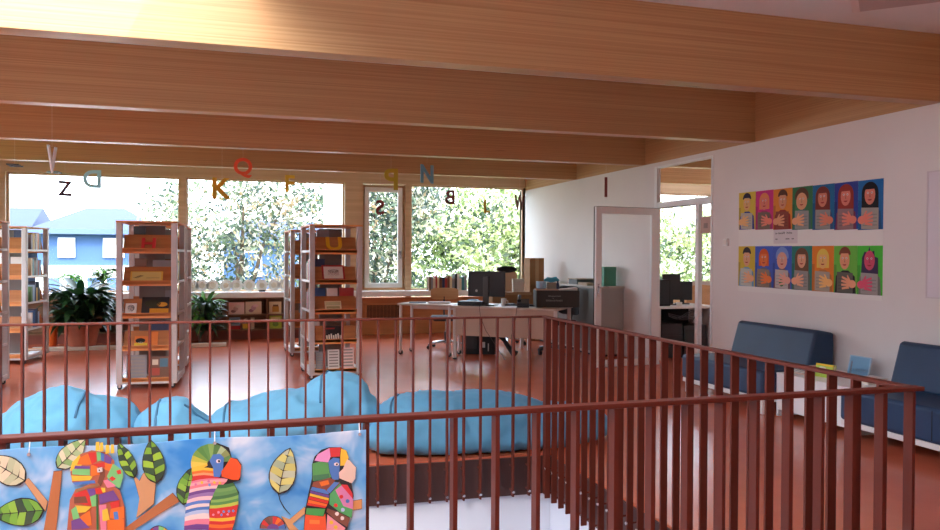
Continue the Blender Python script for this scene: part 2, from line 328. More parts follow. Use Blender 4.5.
ART = [
 ('painted_branch', 0, [
  ((80, 60, 48), [(-370, 924), (-352, 925), (-354, 896), (-365, 783), (-391, 785)]),
  ((176, 112, 66), [(-370, 923), (-352, 924), (-355, 895), (-365, 784), (-391, 786)]),
 ]),
 ('painted_branch', 0, [
  ((80, 60, 48), [(-432, 909), (-420, 912), (-381, 856), (-387, 832)]),
  ((196, 150, 106), [(-431, 908), (-420, 911), (-382, 856), (-387, 834)]),
 ]),
 ('painted_branch', 0, [
  ((80, 60, 48), [(-203, 905), (-189, 888), (-180, 906), (-150, 904), (-156, 830), (-195, 800), (-188, 845)]),
  ((198, 152, 106), [(-202, 904), (-188, 887), (-180, 905), (-151, 903), (-157, 831), (-195, 801), (-188, 847)]),
 ]),
 ('painted_branch', 0, [
  ((80, 60, 48), [(-233, 770), (-115, 854), (-98, 832), (-210, 768)]),
  ((172, 110, 66), [(-232, 771), (-116, 853), (-99, 832), (-209, 768)]),
 ]),
 ('painted_branch', 0, [
  ((80, 60, 48), [(136, 775), (156, 765), (194, 794), (200, 780), (163, 752), (179, 735), (156, 737)]),
  ((206, 160, 106), [(137, 775), (157, 765), (193, 793), (199, 780), (164, 753), (179, 736), (157, 738)]),
 ]),
 ('painted_branch', 0, [
  ((80, 60, 48), [(312, 798), (337, 800), (337, 775), (312, 773)]),
  ((206, 150, 90), [(313, 797), (336, 799), (336, 776), (313, 774)]),
 ]),
 ('painted_leaf', 1, [
  ((44, 40, 40), [(-426, 906), (-425, 923), (-427, 933), (-431, 941), (-435, 948), (-441, 953), (-446, 958), (-452, 962), (-459, 965), (-466, 967), (-473, 968), (-481, 969), (-489, 969), (-497, 969), (-507, 966), (-505, 954), (-502, 945), (-498, 937), (-494, 929), (-490, 922), (-485, 916), (-480, 910), (-475, 905), (-469, 901), (-463, 898), (-455, 897), (-447, 896), (-438, 897)]),
  ((214, 206, 168), [(-429, 908), (-440, 916), (-437, 947), (-434, 942), (-431, 936), (-428, 930)]),
  ((196, 200, 160), [(-442, 917), (-453, 926), (-448, 956), (-444, 953), (-440, 949), (-436, 945)]),
  ((180, 190, 150), [(-454, 927), (-465, 935), (-460, 963), (-455, 961), (-451, 958), (-446, 955)]),
  ((222, 210, 176), [(-467, 937), (-478, 945), (-474, 967), (-469, 965), (-464, 964), (-459, 962)]),
  ((214, 206, 168), [(-480, 946), (-491, 954), (-489, 968), (-484, 967), (-478, 967), (-472, 966)]),
  ((196, 200, 160), [(-493, 956), (-504, 964), (-504, 965), (-500, 966), (-493, 967), (-487, 968)]),
  ((196, 200, 160), [(-429, 908), (-440, 916), (-462, 901), (-457, 899), (-452, 899), (-446, 899)]),
  ((180, 190, 150), [(-442, 917), (-453, 926), (-475, 908), (-470, 905), (-466, 902), (-461, 900)]),
  ((222, 210, 176), [(-454, 927), (-465, 935), (-485, 918), (-481, 914), (-477, 910), (-473, 907)]),
  ((214, 206, 168), [(-467, 937), (-478, 945), (-493, 931), (-490, 926), (-487, 921), (-483, 917)]),
  ((196, 200, 160), [(-480, 946), (-491, 954), (-501, 947), (-498, 941), (-495, 935), (-492, 929)]),
  ((180, 190, 150), [(-493, 956), (-504, 964), (-505, 963), (-504, 958), (-502, 951), (-500, 945)]),
  ((44, 40, 40), [(-427, 908), (-437, 915), (-447, 922), (-456, 929), (-466, 937), (-476, 944), (-485, 951), (-495, 958), (-504, 965), (-505, 964), (-495, 957), (-486, 950), (-476, 942), (-467, 935), (-457, 928), (-447, 921), (-438, 914), (-428, 906)]),
 ]),
 ('painted_leaf', 1, [
  ((44, 40, 40), [(-388, 837), (-397, 852), (-405, 859), (-413, 864), (-421, 867), (-428, 868), (-436, 869), (-443, 868), (-450, 866), (-457, 863), (-464, 860), (-471, 856), (-478, 851), (-485, 845), (-492, 836), (-484, 827), (-476, 821), (-468, 816), (-461, 812), (-453, 809), (-445, 807), (-438, 805), (-430, 804), (-423, 805), (-416, 807), (-409, 810), (-402, 814), (-395, 822)]),
  ((120, 176, 64), [(-392, 837), (-406, 837), (-422, 865), (-416, 863), (-410, 860), (-404, 856)]),
  ((92, 150, 60), [(-409, 837), (-423, 837), (-436, 866), (-431, 866), (-425, 865), (-420, 864)]),
  ((58, 80, 58), [(-425, 837), (-439, 836), (-450, 864), (-445, 865), (-440, 866), (-434, 866)]),
  ((140, 190, 70), [(-442, 836), (-456, 836), (-464, 858), (-459, 860), (-454, 862), (-449, 864)]),
  ((120, 176, 64), [(-458, 836), (-472, 836), (-478, 848), (-473, 852), (-468, 856), (-462, 859)]),
  ((92, 150, 60), [(-474, 836), (-488, 836), (-489, 837), (-486, 841), (-481, 846), (-476, 850)]),
  ((92, 150, 60), [(-392, 837), (-406, 837), (-417, 809), (-412, 811), (-407, 814), (-401, 818)]),
  ((58, 80, 58), [(-409, 837), (-423, 837), (-431, 807), (-426, 807), (-421, 808), (-415, 809)]),
  ((140, 190, 70), [(-425, 837), (-439, 836), (-446, 809), (-441, 808), (-435, 807), (-430, 807)]),
  ((120, 176, 64), [(-442, 836), (-456, 836), (-461, 815), (-455, 812), (-450, 810), (-444, 808)]),
  ((92, 150, 60), [(-458, 836), (-472, 836), (-476, 823), (-470, 820), (-465, 817), (-459, 814)]),
  ((58, 80, 58), [(-474, 836), (-488, 836), (-489, 835), (-485, 831), (-480, 826), (-474, 822)]),
  ((44, 40, 40), [(-391, 838), (-403, 838), (-416, 838), (-428, 837), (-440, 837), (-453, 837), (-465, 837), (-477, 837), (-489, 837), (-489, 835), (-477, 835), (-465, 835), (-453, 835), (-440, 836), (-428, 836), (-416, 836), (-403, 836), (-391, 836)]),
 ]),
 ('painted_leaf', 1, [
  ((44, 40, 40), [(-363, 930), (-351, 926), (-344, 927), (-337, 928), (-331, 931), (-326, 935), (-322, 939), (-318, 944), (-314, 949), (-311, 955), (-308, 962), (-306, 969), (-304, 976), (-303, 984), (-303, 993), (-311, 994), (-318, 993), (-325, 991), (-331, 989), (-337, 986), (-343, 983), (-348, 979), (-353, 975), (-357, 970), (-360, 965), (-363, 959), (-365, 952), (-366, 943)]),
  ((200, 208, 168), [(-361, 932), (-353, 941), (-332, 933), (-336, 931), (-340, 929), (-345, 928)]),
  ((140, 180, 110), [(-351, 942), (-343, 951), (-322, 941), (-326, 938), (-329, 935), (-333, 932)]),
  ((216, 214, 176), [(-342, 952), (-334, 961), (-315, 951), (-318, 947), (-320, 943), (-323, 940)]),
  ((170, 196, 140), [(-332, 962), (-324, 971), (-309, 963), (-311, 958), (-313, 954), (-316, 950)]),
  ((200, 208, 168), [(-323, 972), (-314, 981), (-305, 977), (-307, 972), (-308, 966), (-310, 961)]),
  ((140, 180, 110), [(-313, 982), (-305, 991), (-304, 991), (-304, 987), (-305, 981), (-306, 975)]),
  ((140, 180, 110), [(-361, 932), (-353, 941), (-358, 964), (-361, 960), (-362, 955), (-364, 949)]),
  ((216, 214, 176), [(-351, 942), (-343, 951), (-351, 974), (-354, 971), (-357, 967), (-359, 963)]),
  ((170, 196, 140), [(-342, 952), (-334, 961), (-341, 982), (-345, 979), (-349, 976), (-352, 973)]),
  ((200, 208, 168), [(-332, 962), (-324, 971), (-330, 987), (-335, 985), (-339, 983), (-343, 981)]),
  ((140, 180, 110), [(-323, 972), (-314, 981), (-317, 991), (-322, 990), (-327, 988), (-332, 987)]),
  ((216, 214, 176), [(-313, 982), (-305, 991), (-305, 992), (-308, 992), (-314, 992), (-319, 991)]),
  ((44, 40, 40), [(-361, 931), (-354, 938), (-347, 946), (-339, 953), (-332, 961), (-325, 969), (-318, 976), (-311, 984), (-304, 991), (-305, 992), (-312, 985), (-319, 977), (-326, 970), (-333, 962), (-340, 955), (-348, 947), (-355, 940), (-362, 932)]),
 ]),
 ('painted_leaf', 1, [
  ((44, 40, 40), [(-198, 895), (-193, 905), (-192, 912), (-193, 919), (-194, 926), (-196, 933), (-198, 939), (-201, 945), (-204, 951), (-208, 956), (-212, 962), (-217, 967), (-222, 972), (-227, 977), (-234, 981), (-236, 973), (-236, 966), (-236, 959), (-235, 952), (-234, 945), (-233, 938), (-231, 932), (-229, 925), (-226, 919), (-223, 914), (-219, 908), (-214, 903), (-208, 898)]),
  ((52, 74, 56), [(-199, 898), (-204, 910), (-195, 927), (-194, 922), (-194, 917), (-194, 911)]),
  ((126, 176, 56), [(-205, 912), (-210, 924), (-200, 939), (-198, 935), (-196, 930), (-195, 925)]),
  ((60, 90, 60), [(-211, 926), (-216, 937), (-206, 951), (-203, 946), (-201, 942), (-199, 938)]),
  ((150, 196, 60), [(-216, 939), (-221, 951), (-214, 962), (-210, 958), (-208, 953), (-205, 949)]),
  ((52, 74, 56), [(-222, 953), (-227, 965), (-223, 972), (-219, 968), (-216, 964), (-212, 960)]),
  ((126, 176, 56), [(-228, 967), (-233, 978), (-233, 979), (-230, 977), (-226, 974), (-222, 970)]),
  ((126, 176, 56), [(-199, 898), (-204, 910), (-222, 915), (-219, 911), (-216, 907), (-212, 903)]),
  ((60, 90, 60), [(-205, 912), (-210, 924), (-228, 927), (-226, 922), (-224, 918), (-221, 914)]),
  ((150, 196, 60), [(-211, 926), (-216, 937), (-232, 939), (-231, 934), (-229, 930), (-227, 925)]),
  ((52, 74, 56), [(-216, 939), (-221, 951), (-234, 952), (-233, 947), (-233, 942), (-231, 937)]),
  ((126, 176, 56), [(-222, 953), (-227, 965), (-235, 966), (-235, 961), (-234, 956), (-234, 951)]),
  ((60, 90, 60), [(-228, 967), (-233, 978), (-234, 979), (-234, 975), (-235, 970), (-235, 964)]),
  ((44, 40, 40), [(-198, 898), (-202, 908), (-207, 918), (-211, 928), (-215, 939), (-220, 949), (-224, 959), (-228, 969), (-233, 980), (-234, 979), (-230, 969), (-225, 959), (-221, 948), (-217, 938), (-212, 928), (-208, 918), (-204, 907), (-199, 897)]),
 ]),
 ('painted_leaf', 1, [
  ((44, 40, 40), [(-151, 878), (-140, 886), (-136, 894), (-133, 902), (-131, 910), (-131, 917), (-132, 925), (-133, 932), (-135, 940), (-138, 947), (-142, 955), (-146, 962), (-151, 969), (-156, 976), (-164, 983), (-170, 975), (-174, 967), (-177, 960), (-179, 952), (-181, 944), (-182, 937), (-182, 929), (-182, 921), (-181, 914), (-178, 907), (-175, 899), (-171, 892), (-164, 885)]),
  ((52, 74, 56), [(-152, 882), (-154, 896), (-133, 911), (-134, 905), (-136, 899), (-138, 894)]),
  ((126, 176, 56), [(-154, 899), (-156, 913), (-134, 926), (-133, 920), (-133, 914), (-134, 909)]),
  ((60, 90, 60), [(-156, 915), (-158, 929), (-137, 940), (-136, 935), (-134, 929), (-133, 924)]),
  ((150, 196, 60), [(-158, 932), (-160, 946), (-144, 955), (-141, 949), (-139, 944), (-137, 938)]),
  ((52, 74, 56), [(-160, 949), (-162, 963), (-152, 969), (-149, 963), (-146, 958), (-143, 953)]),
  ((126, 176, 56), [(-162, 965), (-164, 979), (-163, 980), (-160, 977), (-155, 972), (-151, 967)]),
  ((126, 176, 56), [(-152, 882), (-154, 896), (-177, 908), (-175, 902), (-172, 897), (-168, 892)]),
  ((60, 90, 60), [(-154, 899), (-156, 913), (-180, 922), (-179, 917), (-178, 911), (-176, 906)]),
  ((150, 196, 60), [(-156, 915), (-158, 929), (-180, 937), (-180, 932), (-180, 926), (-180, 920)]),
  ((52, 74, 56), [(-158, 932), (-160, 946), (-177, 952), (-179, 946), (-180, 941), (-180, 935)]),
  ((126, 176, 56), [(-160, 949), (-162, 963), (-172, 967), (-174, 961), (-176, 956), (-178, 950)]),
  ((60, 90, 60), [(-162, 965), (-164, 979), (-165, 980), (-167, 977), (-170, 971), (-173, 965)]),
  ((44, 40, 40), [(-151, 881), (-152, 893), (-154, 906), (-156, 918), (-157, 931), (-159, 943), (-160, 956), (-162, 968), (-163, 981), (-165, 981), (-163, 968), (-162, 956), (-160, 943), (-159, 931), (-157, 918), (-156, 906), (-154, 893), (-152, 881)]),
 ]),
 ('painted_leaf', 1, [
  ((44, 40, 40), [(-92, 822), (-80, 825), (-74, 830), (-70, 835), (-66, 841), (-64, 847), (-62, 853), (-61, 859), (-61, 866), (-61, 873), (-62, 880), (-64, 887), (-66, 894), (-69, 902), (-73, 910), (-81, 906), (-86, 901), (-91, 895), (-95, 890), (-99, 885), (-102, 879), (-104, 873), (-106, 867), (-107, 861), (-107, 854), (-106, 847), (-105, 840), (-101, 832)]),
  ((120, 176, 64), [(-92, 826), (-89, 837), (-68, 842), (-70, 838), (-73, 834), (-77, 830)]),
  ((92, 150, 60), [(-89, 839), (-86, 851), (-64, 854), (-65, 850), (-66, 845), (-68, 841)]),
  ((58, 80, 58), [(-86, 853), (-83, 865), (-63, 867), (-63, 862), (-63, 857), (-64, 852)]),
  ((140, 190, 70), [(-83, 867), (-80, 879), (-64, 880), (-63, 875), (-63, 870), (-63, 865)]),
  ((120, 176, 64), [(-80, 881), (-77, 893), (-68, 895), (-66, 889), (-65, 884), (-64, 879)]),
  ((92, 150, 60), [(-77, 895), (-74, 907), (-73, 907), (-71, 904), (-69, 898), (-67, 893)]),
  ((92, 150, 60), [(-92, 826), (-89, 837), (-105, 855), (-105, 849), (-104, 844), (-102, 839)]),
  ((58, 80, 58), [(-89, 839), (-86, 851), (-104, 867), (-105, 862), (-105, 858), (-105, 853)]),
  ((140, 190, 70), [(-86, 853), (-83, 865), (-100, 879), (-102, 874), (-103, 870), (-104, 865)]),
  ((120, 176, 64), [(-83, 867), (-80, 879), (-93, 890), (-96, 886), (-99, 882), (-101, 877)]),
  ((92, 150, 60), [(-80, 881), (-77, 893), (-85, 900), (-88, 896), (-91, 892), (-94, 888)]),
  ((58, 80, 58), [(-77, 895), (-74, 907), (-75, 908), (-78, 906), (-82, 902), (-86, 899)]),
  ((44, 40, 40), [(-91, 824), (-89, 835), (-87, 845), (-84, 856), (-82, 866), (-80, 876), (-78, 887), (-75, 897), (-73, 908), (-75, 908), (-77, 898), (-79, 887), (-81, 877), (-84, 866), (-86, 856), (-88, 846), (-90, 835), (-93, 825)]),
 ]),
 ('painted_leaf', 1, [
  ((44, 40, 40), [(130, 829), (146, 832), (155, 838), (161, 845), (166, 852), (169, 860), (171, 868), (173, 877), (173, 885), (173, 894), (172, 903), (170, 913), (167, 922), (164, 932), (158, 943), (146, 938), (138, 932), (130, 925), (124, 919), (118, 912), (114, 905), (110, 897), (108, 889), (106, 881), (106, 872), (108, 863), (111, 853), (116, 843)]),
  ((160, 180, 146), [(131, 833), (133, 849), (164, 854), (160, 849), (156, 844), (151, 839)]),
  ((206, 206, 120), [(134, 852), (137, 867), (169, 870), (168, 864), (165, 858), (163, 852)]),
  ((182, 196, 166), [(137, 870), (141, 886), (171, 887), (170, 880), (170, 874), (169, 868)]),
  ((196, 196, 110), [(142, 888), (146, 904), (169, 904), (170, 897), (171, 891), (171, 884)]),
  ((160, 180, 146), [(146, 906), (151, 921), (165, 923), (167, 916), (168, 909), (170, 902)]),
  ((206, 206, 120), [(152, 924), (156, 939), (158, 939), (160, 935), (164, 928), (166, 920)]),
  ((206, 206, 120), [(131, 833), (133, 849), (109, 873), (109, 866), (111, 859), (114, 852)]),
  ((182, 196, 166), [(134, 852), (137, 867), (110, 889), (109, 883), (109, 877), (109, 870)]),
  ((196, 196, 110), [(137, 870), (141, 886), (116, 904), (114, 899), (111, 893), (110, 887)]),
  ((160, 180, 146), [(142, 888), (146, 904), (126, 918), (122, 913), (118, 908), (115, 902)]),
  ((206, 206, 120), [(146, 906), (151, 921), (140, 931), (135, 926), (129, 921), (125, 916)]),
  ((182, 196, 166), [(152, 924), (156, 939), (156, 940), (151, 938), (144, 934), (138, 929)]),
  ((44, 40, 40), [(131, 832), (134, 846), (136, 859), (139, 873), (142, 887), (146, 900), (149, 913), (153, 927), (158, 940), (156, 941), (152, 927), (148, 914), (144, 901), (140, 887), (137, 874), (134, 860), (132, 846), (130, 832)]),
 ]),
 ('painted_stem', 1, [
  ((44, 40, 40), [(128, 833), (133, 813), (142, 795), (157, 777), (159, 777), (145, 795), (135, 813), (130, 833)]),
 ]),
 ('painted_parrot', 2, [
  ((176, 100, 72), [(-315, 959), (-290, 967), (-257, 959), (-242, 938), (-244, 915), (-260, 893), (-231, 870), (-219, 827), (-218, 775), (-342, 787), (-336, 856), (-325, 878), (-294, 889), (-331, 896), (-335, 919)]),
  ((228, 190, 60), [(-331, 942), (-315, 959), (-311, 929), (-336, 922)]),
  ((120, 196, 120), [(-331, 926), (-294, 926), (-294, 909), (-331, 914)]),
  ((228, 190, 60), [(-333, 912), (-288, 907), (-294, 898), (-331, 899)]),
  ((78, 124, 188), [(-331, 896), (-284, 897), (-282, 890), (-325, 889)]),
  ((112, 76, 140), [(-325, 934), (-294, 930), (-294, 924), (-327, 927)]),
  ((226, 116, 42), [(-315, 952), (-298, 960), (-290, 934), (-321, 936)]),
  ((204, 56, 48), [(-298, 962), (-282, 962), (-281, 940), (-290, 934)]),
  ((120, 196, 120), [(-280, 962), (-271, 961), (-271, 942), (-278, 940)]),
  ((78, 124, 188), [(-271, 961), (-263, 957), (-264, 939), (-271, 942)]),
  ((112, 76, 140), [(-262, 957), (-247, 945), (-250, 931), (-263, 938)]),
  ((226, 116, 42), [(-263, 936), (-245, 931), (-247, 913), (-263, 921)]),
  ((226, 116, 42), [(-292, 932), (-275, 933), (-273, 910), (-291, 906)]),
  ((204, 56, 48), [(-290, 934), (-263, 938), (-262, 925), (-275, 926)]),
  ((120, 76, 56), [(-278, 929), (-263, 922), (-262, 904), (-271, 882), (-278, 892), (-273, 910)]),
  ((120, 196, 120), [(-258, 904), (-245, 933), (-224, 916), (-223, 901), (-231, 874), (-247, 885)]),
  ((204, 56, 48), [(-253, 899), (-247, 904), (-238, 897), (-247, 892)]),
  ((204, 56, 48), [(-238, 916), (-229, 918), (-227, 908), (-235, 907)]),
  ((222, 130, 150), [(-266, 895), (-257, 897), (-238, 880), (-257, 877)]),
  ((150, 110, 70), [(-325, 880), (-278, 889), (-273, 884), (-323, 873)]),
  ((204, 56, 48), [(-327, 869), (-303, 877), (-294, 861), (-290, 838), (-323, 848)]),
  ((120, 76, 56), [(-327, 862), (-303, 862), (-298, 846), (-327, 847)]),
  ((112, 76, 140), [(-300, 878), (-282, 879), (-282, 864), (-294, 861)]),
  ((204, 56, 48), [(-284, 878), (-270, 879), (-266, 866), (-280, 865)]),
  ((228, 190, 60), [(-271, 879), (-262, 878), (-261, 868), (-267, 867)]),
  ((112, 76, 140), [(-275, 863), (-244, 871), (-231, 847), (-250, 846), (-273, 840)]),
  ((120, 196, 120), [(-294, 860), (-281, 864), (-279, 837), (-290, 837)]),
  ((228, 190, 60), [(-325, 843), (-290, 837), (-303, 825), (-319, 825)]),
  ((120, 196, 120), [(-333, 833), (-323, 841), (-315, 813), (-329, 810)]),
  ((226, 116, 42), [(-315, 815), (-294, 829), (-290, 794), (-303, 793)]),
  ((112, 76, 140), [(-333, 808), (-315, 813), (-294, 788), (-332, 787)]),
  ((222, 130, 150), [(-275, 839), (-259, 840), (-259, 780), (-271, 781)]),
  ((228, 190, 60), [(-268, 827), (-257, 830), (-252, 802), (-267, 801)]),
  ((204, 56, 48), [(-252, 842), (-231, 847), (-231, 828), (-247, 825)]),
  ((226, 116, 42), [(-250, 828), (-222, 832), (-221, 804), (-235, 801), (-252, 807)]),
  ((78, 124, 188), [(-244, 820), (-235, 821), (-231, 791), (-241, 790)]),
  ((226, 116, 42), [(-257, 803), (-222, 802), (-221, 775), (-257, 779)]),
  ((60, 110, 60), [(-281, 865), (-277, 864), (-275, 782), (-280, 782)]),
  ((196, 196, 190), [(-279, 925), (-268, 927), (-267, 916), (-278, 915)]),
  ((226, 214, 206), [(-271, 920), (-271, 918), (-273, 917), (-275, 917), (-277, 919), (-278, 921), (-277, 923), (-275, 924), (-273, 924), (-271, 923)]),
  ((44, 40, 40), [(-272, 920), (-272, 919), (-274, 918), (-275, 919), (-276, 920), (-275, 922), (-274, 922), (-272, 921)]),
  ((228, 190, 60), [(-281, 986), (-274, 986), (-273, 966), (-282, 965)]),
  ((228, 190, 60), [(-249, 978), (-243, 978), (-242, 958), (-250, 957)]),
  ((228, 190, 60), [(-272, 984), (-266, 984), (-265, 964), (-273, 963)]),
  ((228, 190, 60), [(-260, 978), (-253, 977), (-252, 958), (-261, 957)]),
 ]),
 ('painted_parrot', 2, [
  ((44, 40, 40), [(-73, 923), (-66, 946), (-46, 960), (-14, 966), (13, 953), (19, 928), (32, 925), (42, 910), (39, 872), (23, 868), (36, 843), (32, 805), (21, 753), (-88, 763), (-86, 810), (-70, 866), (-72, 894)]),
  ((228, 190, 60), [(-68, 896), (-69, 899), (-71, 903), (-72, 907), (-73, 911), (-37, 916), (-36, 913)]),
  ((220, 200, 80), [(-73, 911), (-74, 914), (-74, 918), (-74, 922), (-74, 926), (-37, 919), (-37, 916)]),
  ((190, 190, 70), [(-74, 926), (-73, 930), (-72, 933), (-71, 937), (-70, 940), (-36, 922), (-37, 919)]),
  ((120, 160, 70), [(-70, 940), (-68, 944), (-66, 947), (-64, 950), (-61, 952), (-34, 924), (-36, 922)]),
  ((86, 140, 70), [(-61, 952), (-59, 955), (-56, 957), (-53, 959), (-50, 961), (-32, 926), (-34, 924)]),
  ((96, 150, 76), [(-50, 961), (-46, 962), (-43, 963), (-39, 964), (-36, 965), (-29, 927), (-32, 926)]),
  ((130, 170, 90), [(-36, 965), (-32, 965), (-28, 965), (-24, 965), (-21, 964), (-26, 926), (-29, 927)]),
  ((86, 130, 70), [(-21, 964), (-17, 963), (-13, 962), (-10, 960), (-6, 958), (-23, 925), (-26, 926)]),
  ((170, 190, 140), [(-6, 958), (-3, 956), (0, 954), (3, 951), (6, 949), (-21, 923), (-23, 925)]),
  ((140, 150, 90), [(6, 949), (8, 946), (11, 942), (13, 939), (15, 935), (-19, 921), (-21, 923)]),
  ((96, 140, 80), [(15, 935), (16, 932), (18, 928), (19, 924), (19, 920), (-18, 918), (-19, 921)]),
  ((228, 190, 60), [(-72, 906), (-60, 908), (-48, 909), (-36, 908), (-24, 905), (-22, 899), (-35, 901), (-47, 903), (-59, 902), (-72, 901)]),
  ((226, 116, 42), [(-72, 901), (-59, 902), (-47, 903), (-35, 901), (-22, 899), (-20, 892), (-33, 895), (-46, 897), (-58, 896), (-71, 895)]),
  ((236, 160, 110), [(-71, 895), (-58, 896), (-46, 897), (-33, 895), (-20, 892), (-19, 886), (-32, 889), (-44, 891), (-57, 891), (-70, 890)]),
  ((204, 56, 48), [(-70, 890), (-57, 891), (-44, 891), (-32, 889), (-19, 886), (-10, 882), (-25, 885), (-41, 886), (-56, 886), (-71, 884)]),
  ((204, 56, 48), [(-71, 884), (-56, 886), (-41, 886), (-25, 885), (-10, 882), (0, 880), (-18, 881), (-36, 882), (-55, 881), (-73, 878)]),
  ((222, 130, 150), [(-73, 878), (-55, 881), (-36, 882), (-18, 881), (0, 880), (10, 877), (-11, 878), (-32, 878), (-53, 876), (-74, 873)]),
  ((236, 170, 170), [(-74, 873), (-53, 876), (-32, 878), (-11, 878), (10, 877), (7, 871), (-14, 872), (-34, 871), (-55, 869), (-76, 866)]),
  ((230, 130, 140), [(-76, 866), (-55, 869), (-34, 871), (-14, 872), (7, 871), (-2, 863), (-21, 864), (-40, 864), (-58, 862), (-77, 859)]),
  ((238, 196, 196), [(-77, 859), (-58, 862), (-40, 864), (-21, 864), (-2, 863), (-11, 856), (-28, 857), (-45, 856), (-62, 854), (-78, 851)]),
  ((112, 76, 140), [(-78, 851), (-62, 854), (-45, 856), (-28, 857), (-11, 856), (-19, 848), (-34, 849), (-49, 848), (-65, 846), (-80, 843)]),
  ((150, 120, 170), [(-80, 843), (-65, 846), (-49, 848), (-34, 849), (-19, 848), (-24, 839), (-38, 840), (-53, 840), (-68, 838), (-82, 834)]),
  ((238, 196, 196), [(-82, 834), (-68, 838), (-53, 840), (-38, 840), (-24, 839), (-29, 830), (-43, 831), (-57, 831), (-70, 829), (-84, 826)]),
  ((90, 130, 200), [(-84, 826), (-70, 829), (-57, 831), (-43, 831), (-29, 830), (-32, 822), (-46, 823), (-59, 823), (-73, 821), (-86, 817)]),
  ((226, 214, 206), [(-86, 817), (-73, 821), (-59, 823), (-46, 823), (-32, 822), (-32, 815), (-46, 815), (-59, 815), (-73, 813), (-86, 810)]),
  ((78, 124, 188), [(-86, 810), (-73, 813), (-59, 815), (-46, 815), (-32, 815), (-33, 807), (-46, 808), (-60, 808), (-73, 806), (-87, 802)]),
  ((170, 196, 224), [(-87, 802), (-73, 806), (-60, 808), (-46, 808), (-33, 807), (-33, 798), (-47, 800), (-60, 799), (-74, 798), (-88, 794)]),
  ((226, 214, 206), [(-88, 794), (-74, 798), (-60, 799), (-47, 800), (-33, 798), (-32, 785), (-46, 786), (-60, 787), (-74, 786), (-88, 784)]),
  ((222, 130, 150), [(-88, 784), (-74, 786), (-60, 787), (-46, 786), (-32, 785), (-32, 771), (-46, 773), (-61, 775), (-75, 774), (-89, 773)]),
  ((110, 70, 140), [(-89, 773), (-75, 774), (-61, 775), (-46, 773), (-32, 771), (-32, 757), (-46, 760), (-61, 762), (-75, 763), (-89, 762)]),
  ((210, 120, 160), [(-60, 870), (-61, 868), (-63, 867), (-65, 867), (-66, 869), (-66, 871), (-65, 873), (-63, 873), (-61, 872)]),
  ((228, 190, 60), [(-46, 873), (-47, 871), (-49, 870), (-51, 871), (-52, 873), (-52, 875), (-51, 877), (-49, 877), (-47, 876)]),
  ((210, 120, 160), [(-31, 875), (-31, 873), (-33, 872), (-35, 873), (-37, 874), (-37, 877), (-35, 878), (-33, 879), (-31, 877)]),
  ((228, 190, 60), [(-17, 871), (-18, 869), (-20, 868), (-22, 869), (-24, 871), (-24, 873), (-22, 875), (-20, 875), (-18, 873)]),
  ((228, 190, 60), [(-5, 869), (-6, 867), (-8, 866), (-10, 867), (-11, 869), (-11, 871), (-10, 873), (-8, 873), (-6, 872)]),
  ((120, 150, 210), [(-29, 866), (-29, 864), (-31, 863), (-34, 864), (-35, 866), (-35, 868), (-34, 870), (-31, 870), (-29, 869)]),
  ((78, 124, 188), [(-32, 925), (-24, 939), (-8, 940), (1, 930), (-1, 903), (-8, 884), (-22, 885), (-24, 908)]),
  ((226, 214, 206), [(-6, 922), (-7, 920), (-9, 918), (-12, 918), (-14, 918), (-16, 920), (-17, 923), (-16, 925), (-14, 927), (-12, 927), (-9, 926), (-7, 925)]),
  ((44, 40, 40), [(-7, 922), (-8, 920), (-10, 919), (-12, 920), (-13, 923), (-12, 925), (-10, 925), (-8, 924)]),
  ((222, 86, 36), [(17, 929), (31, 924), (41, 908), (39, 881), (35, 873), (20, 875), (-4, 884), (-5, 897), (4, 908)]),
  ((60, 110, 60), [(-12, 866), (-3, 865), (6, 865), (14, 866), (23, 868), (26, 860), (16, 858), (5, 856), (-6, 856), (-16, 857)]),
  ((110, 160, 90), [(-16, 857), (-6, 856), (5, 856), (16, 858), (26, 860), (30, 852), (17, 849), (4, 848), (-8, 847), (-21, 848)]),
  ((96, 150, 84), [(-21, 848), (-8, 847), (4, 848), (17, 849), (30, 852), (33, 844), (18, 841), (4, 839), (-11, 838), (-25, 838)]),
  ((70, 120, 70), [(-25, 838), (-11, 838), (4, 839), (18, 841), (33, 844), (35, 837), (19, 833), (3, 831), (-12, 830), (-28, 830)]),
  ((130, 180, 90), [(-28, 830), (-12, 830), (3, 831), (19, 833), (35, 837), (35, 829), (19, 826), (3, 824), (-13, 823), (-29, 824)]),
  ((86, 146, 76), [(-29, 824), (-13, 823), (3, 824), (19, 826), (35, 829), (35, 822), (18, 819), (2, 817), (-14, 816), (-31, 817)]),
  ((180, 200, 80), [(-31, 817), (-14, 816), (2, 817), (18, 819), (35, 822), (35, 814), (18, 811), (1, 810), (-15, 809), (-32, 810)]),
  ((204, 56, 48), [(-32, 810), (-15, 809), (1, 810), (18, 811), (35, 814), (33, 805), (17, 802), (0, 801), (-16, 801), (-32, 803)]),
  ((204, 56, 48), [(-32, 803), (-16, 801), (0, 801), (17, 802), (33, 805), (31, 795), (15, 793), (-0, 793), (-16, 793), (-32, 795)]),
  ((204, 56, 48), [(-32, 795), (-16, 793), (-0, 793), (15, 793), (31, 795), (29, 786), (14, 784), (-1, 784), (-17, 785), (-32, 788)]),
  ((228, 190, 60), [(-32, 788), (-17, 785), (-1, 784), (14, 784), (29, 786), (27, 777), (12, 776), (-3, 776), (-17, 778), (-32, 780)]),
  ((204, 56, 48), [(-32, 780), (-17, 778), (-3, 776), (12, 776), (27, 777), (25, 768), (10, 768), (-4, 768), (-18, 770), (-33, 772)]),
  ((226, 116, 42), [(-33, 772), (-18, 770), (-4, 768), (10, 768), (25, 768), (22, 760), (8, 760), (-6, 760), (-19, 762), (-33, 765)]),
  ((204, 56, 48), [(-33, 765), (-19, 762), (-6, 760), (8, 760), (22, 760), (19, 752), (6, 751), (-7, 752), (-20, 754), (-34, 757)]),
